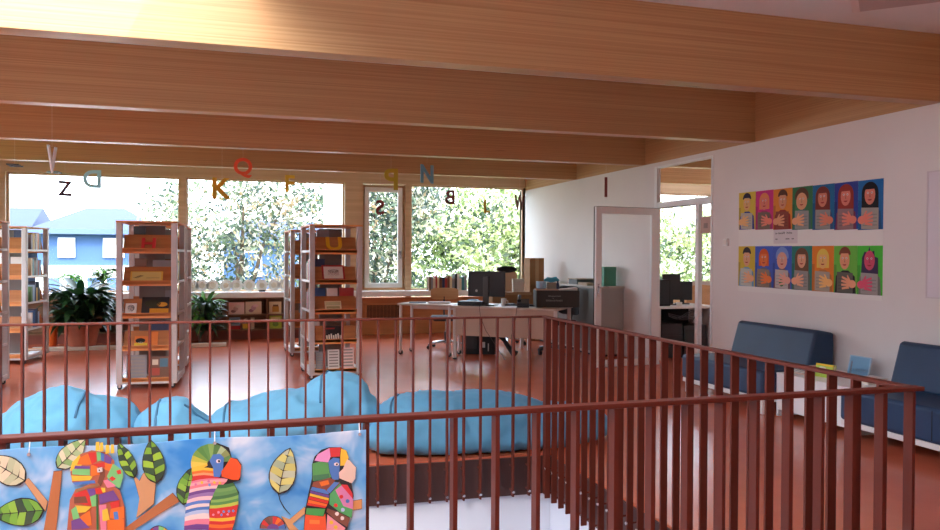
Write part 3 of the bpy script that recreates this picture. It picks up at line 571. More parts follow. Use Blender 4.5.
  ((226, 140, 160), [(-20, 794), (-21, 792), (-22, 791), (-24, 792), (-26, 793), (-26, 795), (-24, 797), (-22, 797), (-21, 796)]),
  ((226, 140, 160), [(-8, 799), (-9, 797), (-11, 796), (-13, 796), (-14, 798), (-14, 800), (-13, 802), (-11, 802), (-9, 801)]),
  ((110, 150, 210), [(4, 799), (3, 797), (1, 797), (-1, 797), (-2, 799), (-2, 801), (-1, 803), (1, 803), (3, 801)]),
  ((110, 150, 210), [(16, 799), (15, 797), (13, 796), (11, 797), (10, 799), (10, 801), (11, 802), (13, 803), (15, 801)]),
  ((110, 150, 210), [(26, 799), (25, 797), (23, 796), (21, 797), (20, 799), (20, 801), (21, 802), (23, 803), (25, 801)]),
  ((110, 150, 210), [(-2, 792), (-2, 790), (-4, 789), (-6, 790), (-7, 792), (-7, 794), (-6, 795), (-4, 796), (-2, 794)]),
  ((226, 140, 160), [(13, 792), (12, 790), (11, 789), (9, 790), (7, 791), (7, 793), (9, 795), (11, 795), (12, 794)]),
 ]),
 ('painted_parrot', 2, [
  ((44, 40, 40), [(211, 898), (217, 917), (234, 933), (254, 938), (283, 936), (298, 924), (303, 904), (322, 882), (319, 855), (310, 843), (315, 810), (311, 780), (299, 725), (191, 735), (194, 785), (203, 829), (211, 863)]),
  ((222, 150, 196), [(217, 907), (225, 922), (254, 936), (257, 914), (251, 900), (229, 904)]),
  ((210, 60, 60), [(254, 936), (282, 936), (280, 913), (258, 913)]),
  ((228, 190, 60), [(283, 933), (296, 927), (302, 909), (297, 889), (281, 889), (281, 913)]),
  ((86, 156, 84), [(212, 900), (229, 903), (251, 899), (254, 875), (259, 862), (229, 856), (213, 857)]),
  ((70, 124, 84), [(213, 870), (254, 872), (254, 860), (215, 855)]),
  ((78, 124, 188), [(251, 902), (264, 911), (279, 908), (280, 885), (277, 855), (262, 855), (255, 875)]),
  ((224, 200, 180), [(298, 904), (304, 902), (321, 882), (319, 854), (310, 843), (279, 858), (278, 873), (288, 881)]),
  ((140, 80, 60), [(214, 853), (254, 861), (269, 854), (249, 830), (211, 843)]),
  ((226, 116, 42), [(229, 852), (251, 856), (254, 845), (234, 841)]),
  ((78, 124, 188), [(211, 842), (254, 829), (252, 819), (207, 834)]),
  ((228, 190, 60), [(206, 826), (253, 810), (252, 804), (205, 820)]),
  ((112, 76, 140), [(207, 833), (254, 817), (253, 811), (206, 827)]),
  ((204, 56, 48), [(204, 819), (252, 803), (250, 796), (202, 812)]),
  ((226, 116, 42), [(202, 811), (249, 795), (247, 790), (201, 803)]),
  ((204, 56, 48), [(200, 803), (247, 790), (244, 786), (199, 797)]),
  ((120, 76, 60), [(244, 831), (279, 850), (281, 845), (254, 822)]),
  ((78, 124, 188), [(247, 830), (266, 850), (279, 847), (255, 822)]),
  ((74, 160, 80), [(198, 790), (244, 784), (239, 766), (211, 771), (196, 775)]),
  ((226, 90, 50), [(195, 774), (239, 765), (244, 773), (247, 730), (192, 735)]),
  ((240, 130, 60), [(205, 760), (230, 757), (230, 747), (205, 750)]),
  ((84, 170, 100), [(255, 820), (281, 845), (314, 790), (310, 755), (279, 773), (254, 795)]),
  ((206, 54, 60), [(284, 842), (299, 840), (312, 817), (313, 804), (291, 822)]),
  ((206, 130, 170), [(269, 829), (284, 840), (314, 802), (313, 777), (289, 787)]),
  ((120, 76, 60), [(249, 785), (276, 773), (306, 755), (299, 733), (269, 754), (247, 776)]),
  ((226, 150, 160), [(249, 770), (274, 748), (294, 731), (291, 725), (247, 730)]),
  ((204, 56, 48), [(289, 811), (288, 808), (286, 807), (283, 806), (280, 808), (279, 810), (279, 813), (280, 815), (283, 816), (286, 816), (288, 814)]),
  ((78, 124, 188), [(305, 798), (304, 796), (302, 794), (299, 794), (296, 795), (295, 798), (295, 801), (296, 803), (299, 804), (302, 803), (304, 801)]),
  ((204, 56, 48), [(275, 790), (274, 787), (272, 786), (269, 786), (267, 787), (265, 789), (265, 792), (267, 795), (269, 796), (272, 795), (274, 793)]),
  ((170, 196, 224), [(293, 777), (292, 775), (290, 773), (287, 773), (284, 774), (283, 777), (283, 780), (284, 782), (287, 783), (290, 782), (292, 780)]),
  ((226, 214, 206), [(278, 769), (277, 766), (275, 764), (272, 764), (270, 766), (268, 768), (268, 771), (270, 773), (272, 774), (275, 774), (277, 772)]),
  ((226, 214, 206), [(291, 756), (291, 754), (288, 752), (286, 752), (283, 753), (282, 756), (282, 759), (283, 761), (286, 762), (288, 761), (291, 759)]),
  ((228, 190, 60), [(264, 748), (263, 745), (261, 744), (258, 744), (256, 745), (254, 748), (254, 750), (256, 753), (258, 754), (261, 753), (263, 751)]),
  ((228, 190, 60), [(275, 735), (274, 733), (272, 731), (269, 731), (267, 732), (265, 735), (265, 738), (267, 740), (269, 741), (272, 740), (274, 738)]),
  ((226, 214, 206), [(278, 894), (277, 892), (275, 890), (272, 890), (269, 891), (266, 892), (265, 895), (266, 897), (268, 898), (271, 899), (274, 898), (277, 896)]),
  ((44, 40, 40), [(275, 894), (274, 892), (272, 891), (271, 892), (270, 894), (271, 896), (272, 897), (274, 896)]),
 ]),
 ('painted_parrot', 2, [
  ((44, 40, 40), [(85, 749), (85, 754), (86, 759), (88, 763), (91, 767), (94, 771), (98, 774), (102, 776), (107, 778), (111, 778), (116, 778), (121, 777), (126, 776), (131, 773), (135, 770), (139, 767), (142, 763), (145, 758), (146, 753), (148, 748), (148, 743)]),
  ((140, 84, 70), [(86, 749), (87, 752), (87, 755), (88, 758), (89, 760), (116, 746)]),
  ((204, 56, 48), [(89, 760), (90, 763), (91, 765), (93, 768), (95, 770), (116, 746)]),
  ((110, 80, 70), [(95, 770), (97, 772), (100, 773), (102, 775), (105, 776), (116, 746)]),
  ((120, 90, 80), [(105, 776), (108, 776), (110, 777), (113, 777), (116, 777), (116, 746)]),
  ((200, 60, 60), [(116, 777), (119, 776), (122, 776), (125, 775), (128, 773), (116, 746)]),
  ((226, 116, 42), [(128, 773), (131, 772), (133, 770), (135, 768), (138, 766), (116, 746)]),
  ((180, 70, 60), [(138, 766), (140, 763), (141, 761), (143, 758), (144, 755), (116, 746)]),
  ((78, 124, 188), [(144, 755), (145, 752), (146, 749), (146, 746), (147, 743), (116, 746)]),
  ((112, 76, 140), [(102, 747), (103, 750), (104, 753), (106, 755), (109, 757), (113, 758), (116, 758), (120, 757), (124, 756), (127, 754), (129, 751), (130, 748), (131, 744)]),
 ]),
 ('painted_parrot', 2, [
  ((44, 40, 40), [(-173, 750), (-173, 755), (-172, 759), (-170, 764), (-168, 768), (-165, 771), (-162, 774), (-159, 776), (-155, 778), (-150, 779), (-146, 779), (-142, 778), (-138, 776), (-134, 774), (-130, 771), (-127, 767), (-124, 763), (-122, 759), (-120, 754), (-119, 749), (-119, 744)]),
  ((86, 156, 84), [(-172, 750), (-172, 754), (-172, 757), (-170, 761), (-169, 764), (-146, 747)]),
  ((204, 56, 48), [(-169, 764), (-167, 767), (-165, 770), (-162, 772), (-159, 774), (-146, 747)]),
  ((112, 76, 140), [(-159, 774), (-156, 776), (-153, 777), (-150, 777), (-146, 777), (-146, 747)]),
  ((120, 196, 120), [(-146, 777), (-143, 777), (-139, 775), (-136, 774), (-133, 772), (-146, 747)]),
  ((228, 190, 60), [(-133, 772), (-130, 769), (-127, 767), (-125, 763), (-123, 760), (-146, 747)]),
  ((78, 124, 188), [(-123, 760), (-122, 756), (-120, 752), (-120, 749), (-120, 745), (-146, 747)]),
 ]),
]
# door leaf, standing open into the room
dl = Vector((-.93, -.10, 0)); da = math.atan2(dl.y, dl.x); LW = .935
b = MB(); fr = .085
b.box(0, LW, -.025, .025, .012, .012+fr, frame_w); b.box(0, LW, -.025, .025, 2.05-fr, 2.05, frame_w)
b.box(0, fr, -.025, .025, .012+fr, 2.05-fr, frame_w); b.box(LW-fr, LW, -.025, .025, .012+fr, 2.05-fr, frame_w)
dr = b.build('door_1', bevel=.003, loc=(XW-.03, 9.285, 0), rotz=da); struct(dr)
g = MB(); g.box(fr-.003, LW-fr+.003, -.005, .005, .012+fr-.003, 2.05-fr+.003, winglass); g.build('pane', dr)
g = MB()
for s in (-1, 1):
    g.tube([(LW-.04, s*.024, 1.03), (LW-.04, s*.065, 1.03), (LW-.17, s*.065, 1.03)], .009, chrome, 8)
    g.box(LW-.055, LW-.025, s*.0255 if s > 0 else -.03, .03 if s > 0 else -.0255, .9, 1.07, chrome)
g.build('handle', dr, smooth=True)
g = MB(); g.box(LW, LW+.006, -.025, -.013, .012, 2.05, rubber); g.box(0, LW, -.022, .022, 2.05, 2.054, rubber); g.build('seal', dr)

# ---------------------------------------------------------------- railings
def bar_mesh(w, d, along):
    b = MB(); z0, z1 = -.265, .988
    if along == 'x':
        b.box(-w/2, w/2, -d/2, d/2, z0, z1, railm)
        for z in (-.23, -.06): b.lathe([(.006, 0), (.006, .05)], railm, (0, d/2, z), 8, 'y')
        for z in (-.23,): b.lathe([(.009, -.006), (.011, 0)], chrome, (0, -d/2, z), 8, 'y')
    else:
        b.box(-d/2, d/2, -w/2, w/2, z0, z1, railm)
        for z in (-.23, -.06): b.lathe([(.006, 0), (.006, .06)], railm, (d/2, 0, z), 8, 'x')
        b.lathe([(.009, -.006), (.011, 0)], chrome, (-d/2, 0, z), 8, 'x')
    return b.mesh('baluster')
mx_, my_ = bar_mesh(.012, .036, 'x'), bar_mesh(.012, .038, 'y')
bn = MB(); bn.box(-.006, .006, -.018, .018, -.265, .988, railm)
for z in (-.23, -.06): bn.lathe([(.006, 0), (.006, .04)], railm, (0, -.058, z), 8, 'y')
mn_ = bn.mesh('baluster')
def bar(me, x, y, p, rz=0):
    o = bpy.data.objects.new('baluster', me); COL.objects.link(o); o.parent = p; o.location = (x, y, 0); o.rotation_euler = (0, 0, rz)
def fry(x): return 5.226-.035*(x-2.16)
far = thing('railing', 'thin rust-red balustrade on the far side of the stairwell, before the bean bags', 'railing')
b = MB(); xl = XL+.02
b.hexa([(xl, fry(xl)-.02, .986), (2.18, fry(2.18)-.02, .986), (2.18, fry(2.18)+.02, .986), (xl, fry(xl)+.02, .986)],
       [(xl, fry(xl)-.02, 1.0), (2.18, fry(2.18)-.02, 1.0), (2.18, fry(2.18)+.02, 1.0), (xl, fry(xl)+.02, 1.0)], railm)
b.build('handrail', far, bevel=.003)
for k in range(32): x = 2.055-k*.1187; bar(mx_, x, fry(x), far, -.035)
b = MB(); b.box(2.166, 2.196, fry(2.18)-.02, fry(2.18)+.02, -.265, .99, railm)
for z in (.9, .05): b.lathe([(.008, -.006), (.01, 0)], chrome, (2.181, fry(2.18)-.02, z), 8, 'y')
b.build('corner_post', far)
rt = thing('railing', 'rust-red flat-bar balustrade running along the right side of the stairwell, facing the sofas', 'railing')
b = MB(); b.box(2.135, 2.175, 2.076, fry(2.18)-.021, .986, 1.0, railm); b.build('handrail', rt, bevel=.003)
for k in range(26): bar(my_, 2.155, 5.13-k*.1176, rt)
nr = thing('railing', 'rust-red balustrade nearest the viewer, with the painted parrot cloth tied to it', 'railing')
b = MB(); b.box(XL+.02, 2.175, 2.033, 2.075, .988, 1.002, railm); b.build('handrail', nr, bevel=.003)
for k in range(26): bar(mn_, 2.134-k*.1187, 2.054, nr)

# ---------------------------------------------------------------- painted cloth
sky1 = mat('cloth_wash', (118, 172, 214), .85)
nt = sky1.node_tree; bs = nt.nodes['Principled BSDF']
tc = nt.nodes.new('ShaderNodeTexCoord'); n = nt.nodes.new('ShaderNodeTexNoise'); n.inputs['Scale'].default_value = 9; n.inputs['Detail'].default_value = 3; n.inputs['Distortion'].default_value = .6
rp = nt.nodes.new('ShaderNodeValToRGB'); e = rp.color_ramp.elements
e[0].position = .3; e[0].color = lin((52, 138, 210)); e[1].position = .7; e[1].color = lin((206, 224, 236))
x_ = rp.color_ramp.elements.new(.5); x_.color = lin((108, 176, 222))
nt.links.new(tc.outputs['Object'], n.inputs['Vector']); nt.links.new(n.outputs['Fac'], rp.inputs['Fac']); nt.links.new(rp.outputs['Color'], bs.inputs['Base Color'])
BY = 2.014
ban = thing('painted_cloth', 'blue cloth painted with parrots, leaves and branches, hung on the nearest balustrade', 'banner', (0, BY, 0))
b = MB(); N = 40; vs = []; fs = []
def sag(u): return .0055*math.sin(u*PI*3)**2
for side in (0, 1):
    for i in range(N+1):
        u = i/N; x = -.78+u*(.347+.78); top = .979-.004*u+.004*(1-u)-sag(u)
        wv = .004*math.sin(u*31)+.003*math.sin(u*13+1)
        for j, z in enumerate((top, top-.06, .7, .42)):
            vs.append((x, wv*(0, .3, .2, .6)[j]*.3+(0 if side == 0 else .0025), z))
K = 4*(N+1)
for i in range(N):
    for j in range(3):
        a = i*4+j; fs += [(a, a+1, a+5, a+4), (K+a, K+a+4, K+a+5, K+a+1)]
    for j in (0, 3):
        a = i*4+j; fs.append((a, a+4, K+a+4, K+a))
for i in (0, N):
    for j in range(3): a = i*4+j; fs.append((a, a+1, K+a+1, K+a))
b.add(vs, fs, sky1); b.build('cloth', ban, smooth=True)
for x in (-.42, -.02, .33):
    b = MB(); b.lathe([(.004, -.004), (.004, .0)], chrome, (x, -.002, .966), 8, 'y'); b.tube([(x, -.004, .966), (x, .006, .992)], .0012, paper, 5); b.build('tie', ban)
def pc(c): return mat('paint_%02x%02x%02x' % tuple(c), c, .85)
for nm, lay, polys in ART:
    b = MB()
    for k, (c, pts) in enumerate(polys):
        y = -.0026-.0007*lay-.00006*k
        b.prism([(p[0]/1000, y, p[1]/1000) for p in pts], (0, -.00004, 0), pc(c))
    b.build(nm, ban)

# ---------------------------------------------------------------- bean bags
def beanbag(label, loc, blobs, piping, seed, dispamt=.018):
    b = MB()
    for c, r in blobs: b.ell(c, r, bagm, 24, 14)
    me = b.mesh('cushion')
    o = bpy.data.objects.new('tmp', me); COL.objects.link(o)
    m = o.modifiers.new('r', 'REMESH'); m.mode = 'VOXEL'; m.voxel_size = .028
    s = o.modifiers.new('s', 'SMOOTH'); s.factor = .5; s.iterations = 12
    dg = bpy.context.evaluated_depsgraph_get(); me2 = bpy.data.meshes.new_from_object(o.evaluated_get(dg))
    bpy.data.objects.remove(o)
    sd = Vector((seed*7.3, seed*3.1, seed*1.7))
    nl = [v.normal.copy() for v in me2.vertices]
    for v, nn in zip(me2.vertices, nl):
        p = v.co
        w = noise.noise(p*3.2+sd)*1.0 + (1-abs(noise.noise(Vector((p.x*7+p.z*3, p.y*7, p.z*5-p.x*2))+sd))*2)*.75
        w += (1-abs(noise.noise(Vector((p.x*13-p.y*4, p.y*6+p.z*6, p.z*9))+sd))*2.2)*.6
        v.co = p+nn*dispamt*w
        if v.co.z < .006: v.co.z = .006
    me2.polygons.foreach_set('use_smooth', [True]*len(me2.polygons)); me2.name = 'cushion'; me2.update()
    if not me2.materials: me2.materials.append(bagm)
    root = thing('bean_bag', label, 'bean bag', loc, 0, 'bean bags along the stairwell')
    c = bpy.data.objects.new('cushion', me2); COL.objects.link(c); c.parent = root
    bv = BVHTree.FromPolygons([v.co for v in me2.vertices], [tuple(p.vertices) for p in me2.polygons])
    for path in piping:
        P = []
        for i in range(len(path)-1):
            for t in range(10):
                a = Vector(path[i]).lerp(Vector(path[i+1]), t/10)
                h = bv.ray_cast(Vector((a.x, a.y, 2)), Vector((0, 0, -1)))
                if h[0]: P.append(h[0]+h[1]*.003)
        if len(P) > 2:
            q = MB(); q.tube(P, .009, pipm, 6); q.build('piping', root, smooth=True)
    return root
beanbag('slumped blue bean bag at the left, with the tall humped top', (-1.05, 5.98, 0),
        [((-.03, .04, .23), (.36, .44, .25)), ((-.02, .06, .365), (.22, .26, .13)), ((-.30, .02, .16), (.26, .36, .17)), ((.22, .1, .20), (.28, .34, .21))],
        [[(.13, -.3), (.15, .0), (.12, .35)]], 1)
beanbag('small blue bean bag with a knotted hump, second along from the left', (-.36, 5.92, 0),
        [((0, .05, .18), (.24, .34, .19)), ((.03, .02, .31), (.14, .18, .10)), ((.18, .0, .13), (.16, .30, .14))],
        [[(-.08, -.28), (-.06, .1), (.02, .3)], [(.1, -.1), (.3, -.05), (.38, .1)]], 2)
beanbag('blue bean bag rising to a peak at its right end, before the open shelf tower', (.5, 6.0, 0),
        [((-.34, 0, .17), (.27, .38, .18)), ((-.02, .02, .22), (.42, .40, .19)), ((.32, .05, .30), (.26, .34, .23)), ((.36, .03, .365), (.14, .18, .11)), ((.42, .0, .2), (.24, .3, .2))],
        [[(-.5, -.25), (-.48, .05), (-.40, .3)], [(.16, -.25), (.2, .0), (.3, .22)]], 3)
beanbag('long low blue bean bag lying before the desks', (2.0, 5.80, 0),
        [((-.52, 0, .19), (.42, .44, .19)), ((-.1, .02, .185), (.55, .46, .175)), ((.42, 0, .125), (.5, .42, .13)), ((-.82, -.06, .1), (.2, .36, .12)), ((-.56, .0, .25), (.26, .26, .10)), ((.0, -.2, .09), (.95, .28, .10)), ((-.5, -.16, .10), (.40, .30, .11))],
        [[(-.86, -.2), (-.8, .05), (-.7, .25)]], 4)
beanbag('blue bean bag cut off by the left edge of the view', (-1.85, 5.9, 0),
        [((0, .05, .16), (.40, .42, .17)), ((-.1, .05, .26), (.25, .28, .13))], [], 5)

# ---------------------------------------------------------------- sofas and low table
def sofa(label, ynear, length, cut=0):
    t = thing('sofa', label, 'sofa', (0, ynear, 0), 0, 'navy sofas along the right wall')
    x0, x1 = 4.62, 5.41; L = length
    b = MB(); b.box(x0, x1-.02, 0, L, .15, .395, navy); b.build('seat', t, smooth=True, bevel=.03, seg=3)
    b = MB(); b.prism([(5.10, 0, .39), (x1, 0, .39), (x1, 0, .72), (5.235, 0, .75), (5.20, 0, .74)], (0, L-cut, 0), navy); b.build('backrest', t, smooth=True, bevel=.025, seg=3)
    b = MB(); b.box(x0+.01, x1-.03, .01, L-.01, .11, .152, alu_l); b.build('base_rail', t, bevel=.004)
    for x in (x0+.03, x1-.1):
        for y in (.03, L-.08):
            b = MB(); b.box(x, x+.05, y, y+.05, 0, .112, alu_l); b.build('leg', t, bevel=.003)
    for y in (L/2,):
        b = MB(); b.box(x0-.002, x0+.002, y-.003, y+.003, .17, .375, blk_m); b.build('seam', t)
    return t
sofa('navy sofa by the office front, below the left end of the portraits', 6.06, 1.32, .15)
sofa('navy sofa at the right edge of the view, below the blank white board', 3.4, 1.72)
t = thing('low_table', 'low white box table between the two navy sofas', 'table', (0, 0, 0))
b = MB(); b.box(4.74, 5.40, 5.15, 6.02, .37, .388, frame_w); b.build('top', t, bevel=.003)
b = MB(); b.box(4.75, 4.77, 5.17, 6.0, .06, .37, frame_w); b.build('front_panel', t)
for y in (5.15, 6.0):
    b = MB(); b.box(4.745, 5.39, y, y+.02, 0, .37, frame_w); b.build('side_panel', t)
b = MB(); b.box(5.37, 5.39, 5.17, 6.0, .03, .37, frame_w); b.build('back_panel', t)

# ---------------------------------------------------------------- books
pageM = mat('book_pages', (226, 218, 200), .8)
BC = {'red': (168, 48, 42), 'blue': (52, 96, 150), 'yellow': (222, 182, 70), 'green': (84, 132, 76), 'white': (222, 220, 214), 'black': (34, 32, 34), 'orange': (214, 120, 46),
      'grey': (136, 138, 142), 'beige': (218, 202, 176), 'brown': (112, 74, 50), 'pink': (232, 204, 198), 'navy': (38, 50, 86), 'teal': (58, 126, 130), 'cream': (228, 214, 176), 'lime': (176, 204, 64), 'pale blue': (150, 184, 208)}
def cm(c): return mat('cover_'+c.replace(' ', '_'), BC[c], .45)
def book(w, h, t, color, M, label, group=None, pic=None, name='book', cat='book'):
    """upright book: x width (away from spine), z height, y thickness; front cover at y = 0"""
    b = MB(); m = cm(color); k = min(.003, t*.2)
    b.box(0, w, 0, k, 0, h, m); b.box(0, w, t-k, t, 0, h, m); b.box(0, k, k, t-k, 0, h, m)
    b.box(k, w-.004, k, t-k, .003, h-.003, pageM)
    me = b.mesh(name); o = bpy.data.objects.new(name, me); COL.objects.link(o); o.matrix_world = M
    tag(o, label, cat, group)
    if pic:
        b = MB()
        for c, pts in pic: b.prism([(p[0]*w, -.0004, p[1]*h) for p in pts], (0, -.0008, 0), pc(c))
        b.build('cover_picture', o)
    return o
def R4(x0, y0, x1, y1): return [(x0, y0), (x1, y0), (x1, y1), (x0, y1)]
def circ(cx, cy, rx, ry, n=14, a0=0, a1=2*PI): return [(cx+rx*math.cos(a0+(a1-a0)*i/n), cy+ry*math.sin(a0+(a1-a0)*i/n)) for i in range(n if a1-a0 > 6.2 else n+1)]

# ---------------------------------------------------------------- shelf towers on castors
TZ = [.10, .44, .78, 1.12, 1.46]; SW, SD, SH = .60, .80, 1.76
def caster(p, x, y, r=.026):
    b = MB(); b.lathe([(r*.55, -.014), (r, -.012), (r, .012), (r*.55, .014)], rubber, (x, y+.01, r), 14, 'y'); b.box(x-.012, x+.012, y-.008, y-.006, r-.005, .056, alu); b.box(x-.012, x+.012, y+.026, y+.028, r-.005, .056, alu)
    b.box(x-.02, x+.02, y-.01, y+.03, .05, .058, alu); b.build('caster', p)
def tower(label):
    t = thing('shelf_tower', label, 'bookcase', (0, 0, 0), 0, 'wheeled shelf towers')
    for x in (0, SW-.06):
        for y in (0, SD-.06):
            b = MB(); b.box(x, x+.06, y, y+.06, .055, SH-.012, alu); b.build('post', t, bevel=.006)
    b = MB(); b.box(.002, SW-.002, .002, SD-.002, .056, .08, alu); b.build('base', t)
    b = MB(); b.box(-.002, SW+.002, -.002, SD+.002, SH-.012, SH+.006, shelfw); b.build('top_panel', t)
    for x in (.03, SW-.05):
        for y in (.04, SD-.06): caster(t, x, y)
    for z in TZ:
        for s in (0, 1):
            y0, y1 = (.004, .19) if s == 0 else (SD-.19, SD-.004)
            b = MB(); b.box(.061, SW-.061, y0, y1, z-.012, z+.014, shelfw)
            yl = y0 if s == 0 else y1-.012; b.box(.061, SW-.061, yl, yl+.012, z-.034, z+.022, shelfw); b.build('shelf', t)
            if z > .2:
                b = MB()
                ya, yb = (.05, .13) if s == 0 else (SD-.05, SD-.13); d = .012 if s == 0 else -.012
                b.prism([(.062, ya, z+.015), (.062, yb, z+.165), (.062, yb+d, z+.165), (.062, ya+d, z+.015)], (SW-.124, 0, 0), boardw); b.build('display_board', t)
        for s in (0, 1):
            x0, x1 = (SW-.16, SW-.004) if s else (.004, .16)
            b = MB(); b.box(x0, x1, .20, SD-.20, z-.012, z+.006, alu_l); b.box((x1-.008) if s else x0, x1 if s else x0+.008, .061, SD-.061, z-.014, z+.012, alu_l); b.build('side_shelf', t)
    b = MB(); b.box(.165, .435, SD/2-.006, SD/2+.006, .1, SH-.03, mat('grey_mesh_panel', (120, 112, 108), .6)); b.build('partition', t)
    return t
TW = [(-1.07, 9.0, -.06), (-1.03, 10.35, -.03), (.925, 9.12, .035), (.885, 11.3, .04), (-3.0, 11.48, -.14), (-2.87, 9.02, -.05)]
LB = ['lone shelf tower beside the big plant, with a red letter on its top shelf', 'shelf tower half hidden behind the one with the red letter',
      'shelf tower with a yellow letter on its top shelf', 'shelf tower standing behind the one with the yellow letter',
      'shelf tower to the left of the big potted plant, its side shelves full of books', 'shelf tower cut off by the left edge of the view']
t0 = tower(LB[0]); towers = [t0]
for k in range(1, 6): towers.append(copy_tree(t0))
for o, (x, y, a), l in zip(towers, TW, LB): relabel(o, l, (x, y, 0), a)
def onboard(tw, tier, x, w, h, t, color, label, pic=None, name='book', cat='book'):
    """a face-out book leaning on a tilted display board"""
    z = TZ[tier]; M = Rz(TW[tw][2], (TW[tw][0], TW[tw][1], 0))
    ang = math.atan2(.08, .15) if z > .2 else .1
    L = Matrix.Translation((x, .05-t/math.cos(ang)-.001 if z > .2 else .06, z+.0145+t*math.sin(ang)*0)) @ Matrix.Rotation(-ang, 4, 'X')
    return book(w, h, t, color, M @ L, label, 'books shown face-out on the shelf towers', pic, name, cat)
BOOKPIC = {
 'round': [((236, 232, 224), R4(.06, .06, .94, .94)), ((60, 44, 50), circ(.5, .52, .33, .34)), ((206, 180, 170), circ(.52, .46, .18, .16))],
 'dark': [((214, 150, 40), R4(.3, .0, 1, .3)), ((224, 170, 60), circ(.75, .55, .2, .14)), ((52, 56, 40), circ(.4, .6, .3, .22))],
 'card': [((214, 196, 120), R4(.05, .08, .95, .92)), ((120, 110, 70), [(.08, .35), (.3, .62), (.42, .55), (.2, .3)]), ((150, 140, 90), R4(.5, .3, .9, .36))],
 'white': [((226, 222, 210), R4(.08, .1, .92, .9)), ((160, 80, 70), R4(.25, .3, .75, .5)), ((110, 96, 84), circ(.5, .6, .25, .12))],
 'pale': [((200, 196, 150), R4(.06, .5, .94, .9)), ((170, 160, 110), R4(.1, .12, .9, .4))],
 'people': [((220, 216, 206), R4(.08+.13*i, .05, .16+.13*i, .3+.06*(i % 3))) for i in range(7)]+[((170, 60, 60), R4(.1, .75, .6, .85))],
 'crab': [((230, 200, 60), R4(0, 0, 1, .3)), ((28, 24, 26), circ(.45, .55, .38, .25)), ((220, 210, 190), circ(.5, .35, .2, .1))],
 'rows': [((150, 146, 140), R4(.1, .1+.15*i, .9, .17+.15*i)) for i in range(6)],
 'blocks': [((176, 84, 70), R4(.1, .1, .5, .45)), ((90, 130, 150), R4(.5, .5, .9, .9)), ((230, 222, 200), R4(.12, .6, .42, .86))]}
onboard(0, 3, .13, .32, .115, .012, 'yellow', 'wide yellow card with a drawing, on the shelf below the red letter', BOOKPIC['card'], 'picture_card', 'card')
onboard(0, 2, .08, .11, .12, .012, 'white', 'small white book with a round dark picture, third shelf of the lone tower', BOOKPIC['round'])
onboard(0, 2, .24, .27, .19, .015, 'black', 'black and orange picture book beside the white book with the round picture', BOOKPIC['dark'])
onboard(0, 1, .17, .13, .11, .012, 'orange', 'small yellow book with a black animal, fourth shelf of the lone tower', BOOKPIC['crab'])
onboard(0, 1, .31, .09, .16, .02, 'orange', 'plain orange book beside the book with the black animal')
onboard(0, 0, .09, .20, .24, .02, 'grey', 'pale grey lined magazine on the bottom shelf of the lone tower, at its left', BOOKPIC['rows'], 'magazine', 'magazine')
onboard(0, 0, .32, .2, .22, .02, 'brown', 'brownish magazine on the bottom shelf of the lone tower, at its right', BOOKPIC['blocks'], 'magazine', 'magazine')
onboard(2, 3, .15, .26, .19, .012, 'red', 'cream picture book with a red top edge, below the yellow letter', BOOKPIC['white'])
onboard(2, 2, .18, .19, .11, .01, 'cream', 'pale yellow booklet on the third shelf of the tower with the yellow letter', BOOKPIC['pale'], 'booklet', 'booklet')
onboard(2, 1, .18, .2, .17, .012, 'black', 'black book with a row of white figures on the cover', BOOKPIC['people'])
onboard(2, 0, .08, .12, .2, .012, 'grey', 'grey magazine at the left of the bottom shelf of the tower with the yellow letter', BOOKPIC['rows'], 'magazine', 'magazine')
onboard(2, 0, .22, .13, .22, .012, 'white', 'whitish magazine in the middle of the bottom shelf of the tower with the yellow letter', BOOKPIC['rows'], 'magazine', 'magazine')
onboard(2, 0, .38, .14, .24, .012, 'pink', 'pinkish magazine at the right of the bottom shelf of the tower with the yellow letter', BOOKPIC['rows'], 'magazine', 'magazine')
# books lying seen through the gap over the display boards
def behind(tw, tier, x, w, h, color, label):
    M = Rz(TW[tw][2], (TW[tw][0], TW[tw][1], 0)) @ Matrix.Translation((x, .142, TZ[tier]+.0145))
    return book(w, h, .04, color, M, label, 'books standing behind the display boards')
behind(2, 2, .06, .14, .245, 'blue', 'blue book rising behind the board that shows the pale yellow booklet')
behind(2, 2, .36, .17, .245, 'red', 'red book rising behind the board that shows the pale yellow booklet')
behind(2, 2, .22, .12, .24, 'white', 'white book between the blue and the red book, behind the display board')
behind(2, 3, .06, .13, .24, 'navy', 'dark blue book rising behind the cream picture book with the red top edge')
behind(2, 4, .1, .14, .235, 'grey', 'grey book rising behind the board with the yellow letter')
behind(0, 4, .15, .12, .24, 'black', 'black book behind the board with the red letter')
behind(0, 3, .16, .12, .24, 'brown', 'brown book rising behind the wide yellow card')
behind(0, 3, .34, .18, .22, 'grey', 'dark grey book rising behind the wide yellow card, at its right')
behind(0, 1, .32, .2, .25, 'navy', 'navy book rising behind the plain orange book')
behind(4, 3, .36, .14, .24, 'white', 'white book behind a display board of the tower by the big plant')
behind(4, 4, .40, .1, .24, 'navy', 'dark blue book behind the top display board of the tower by the big plant')
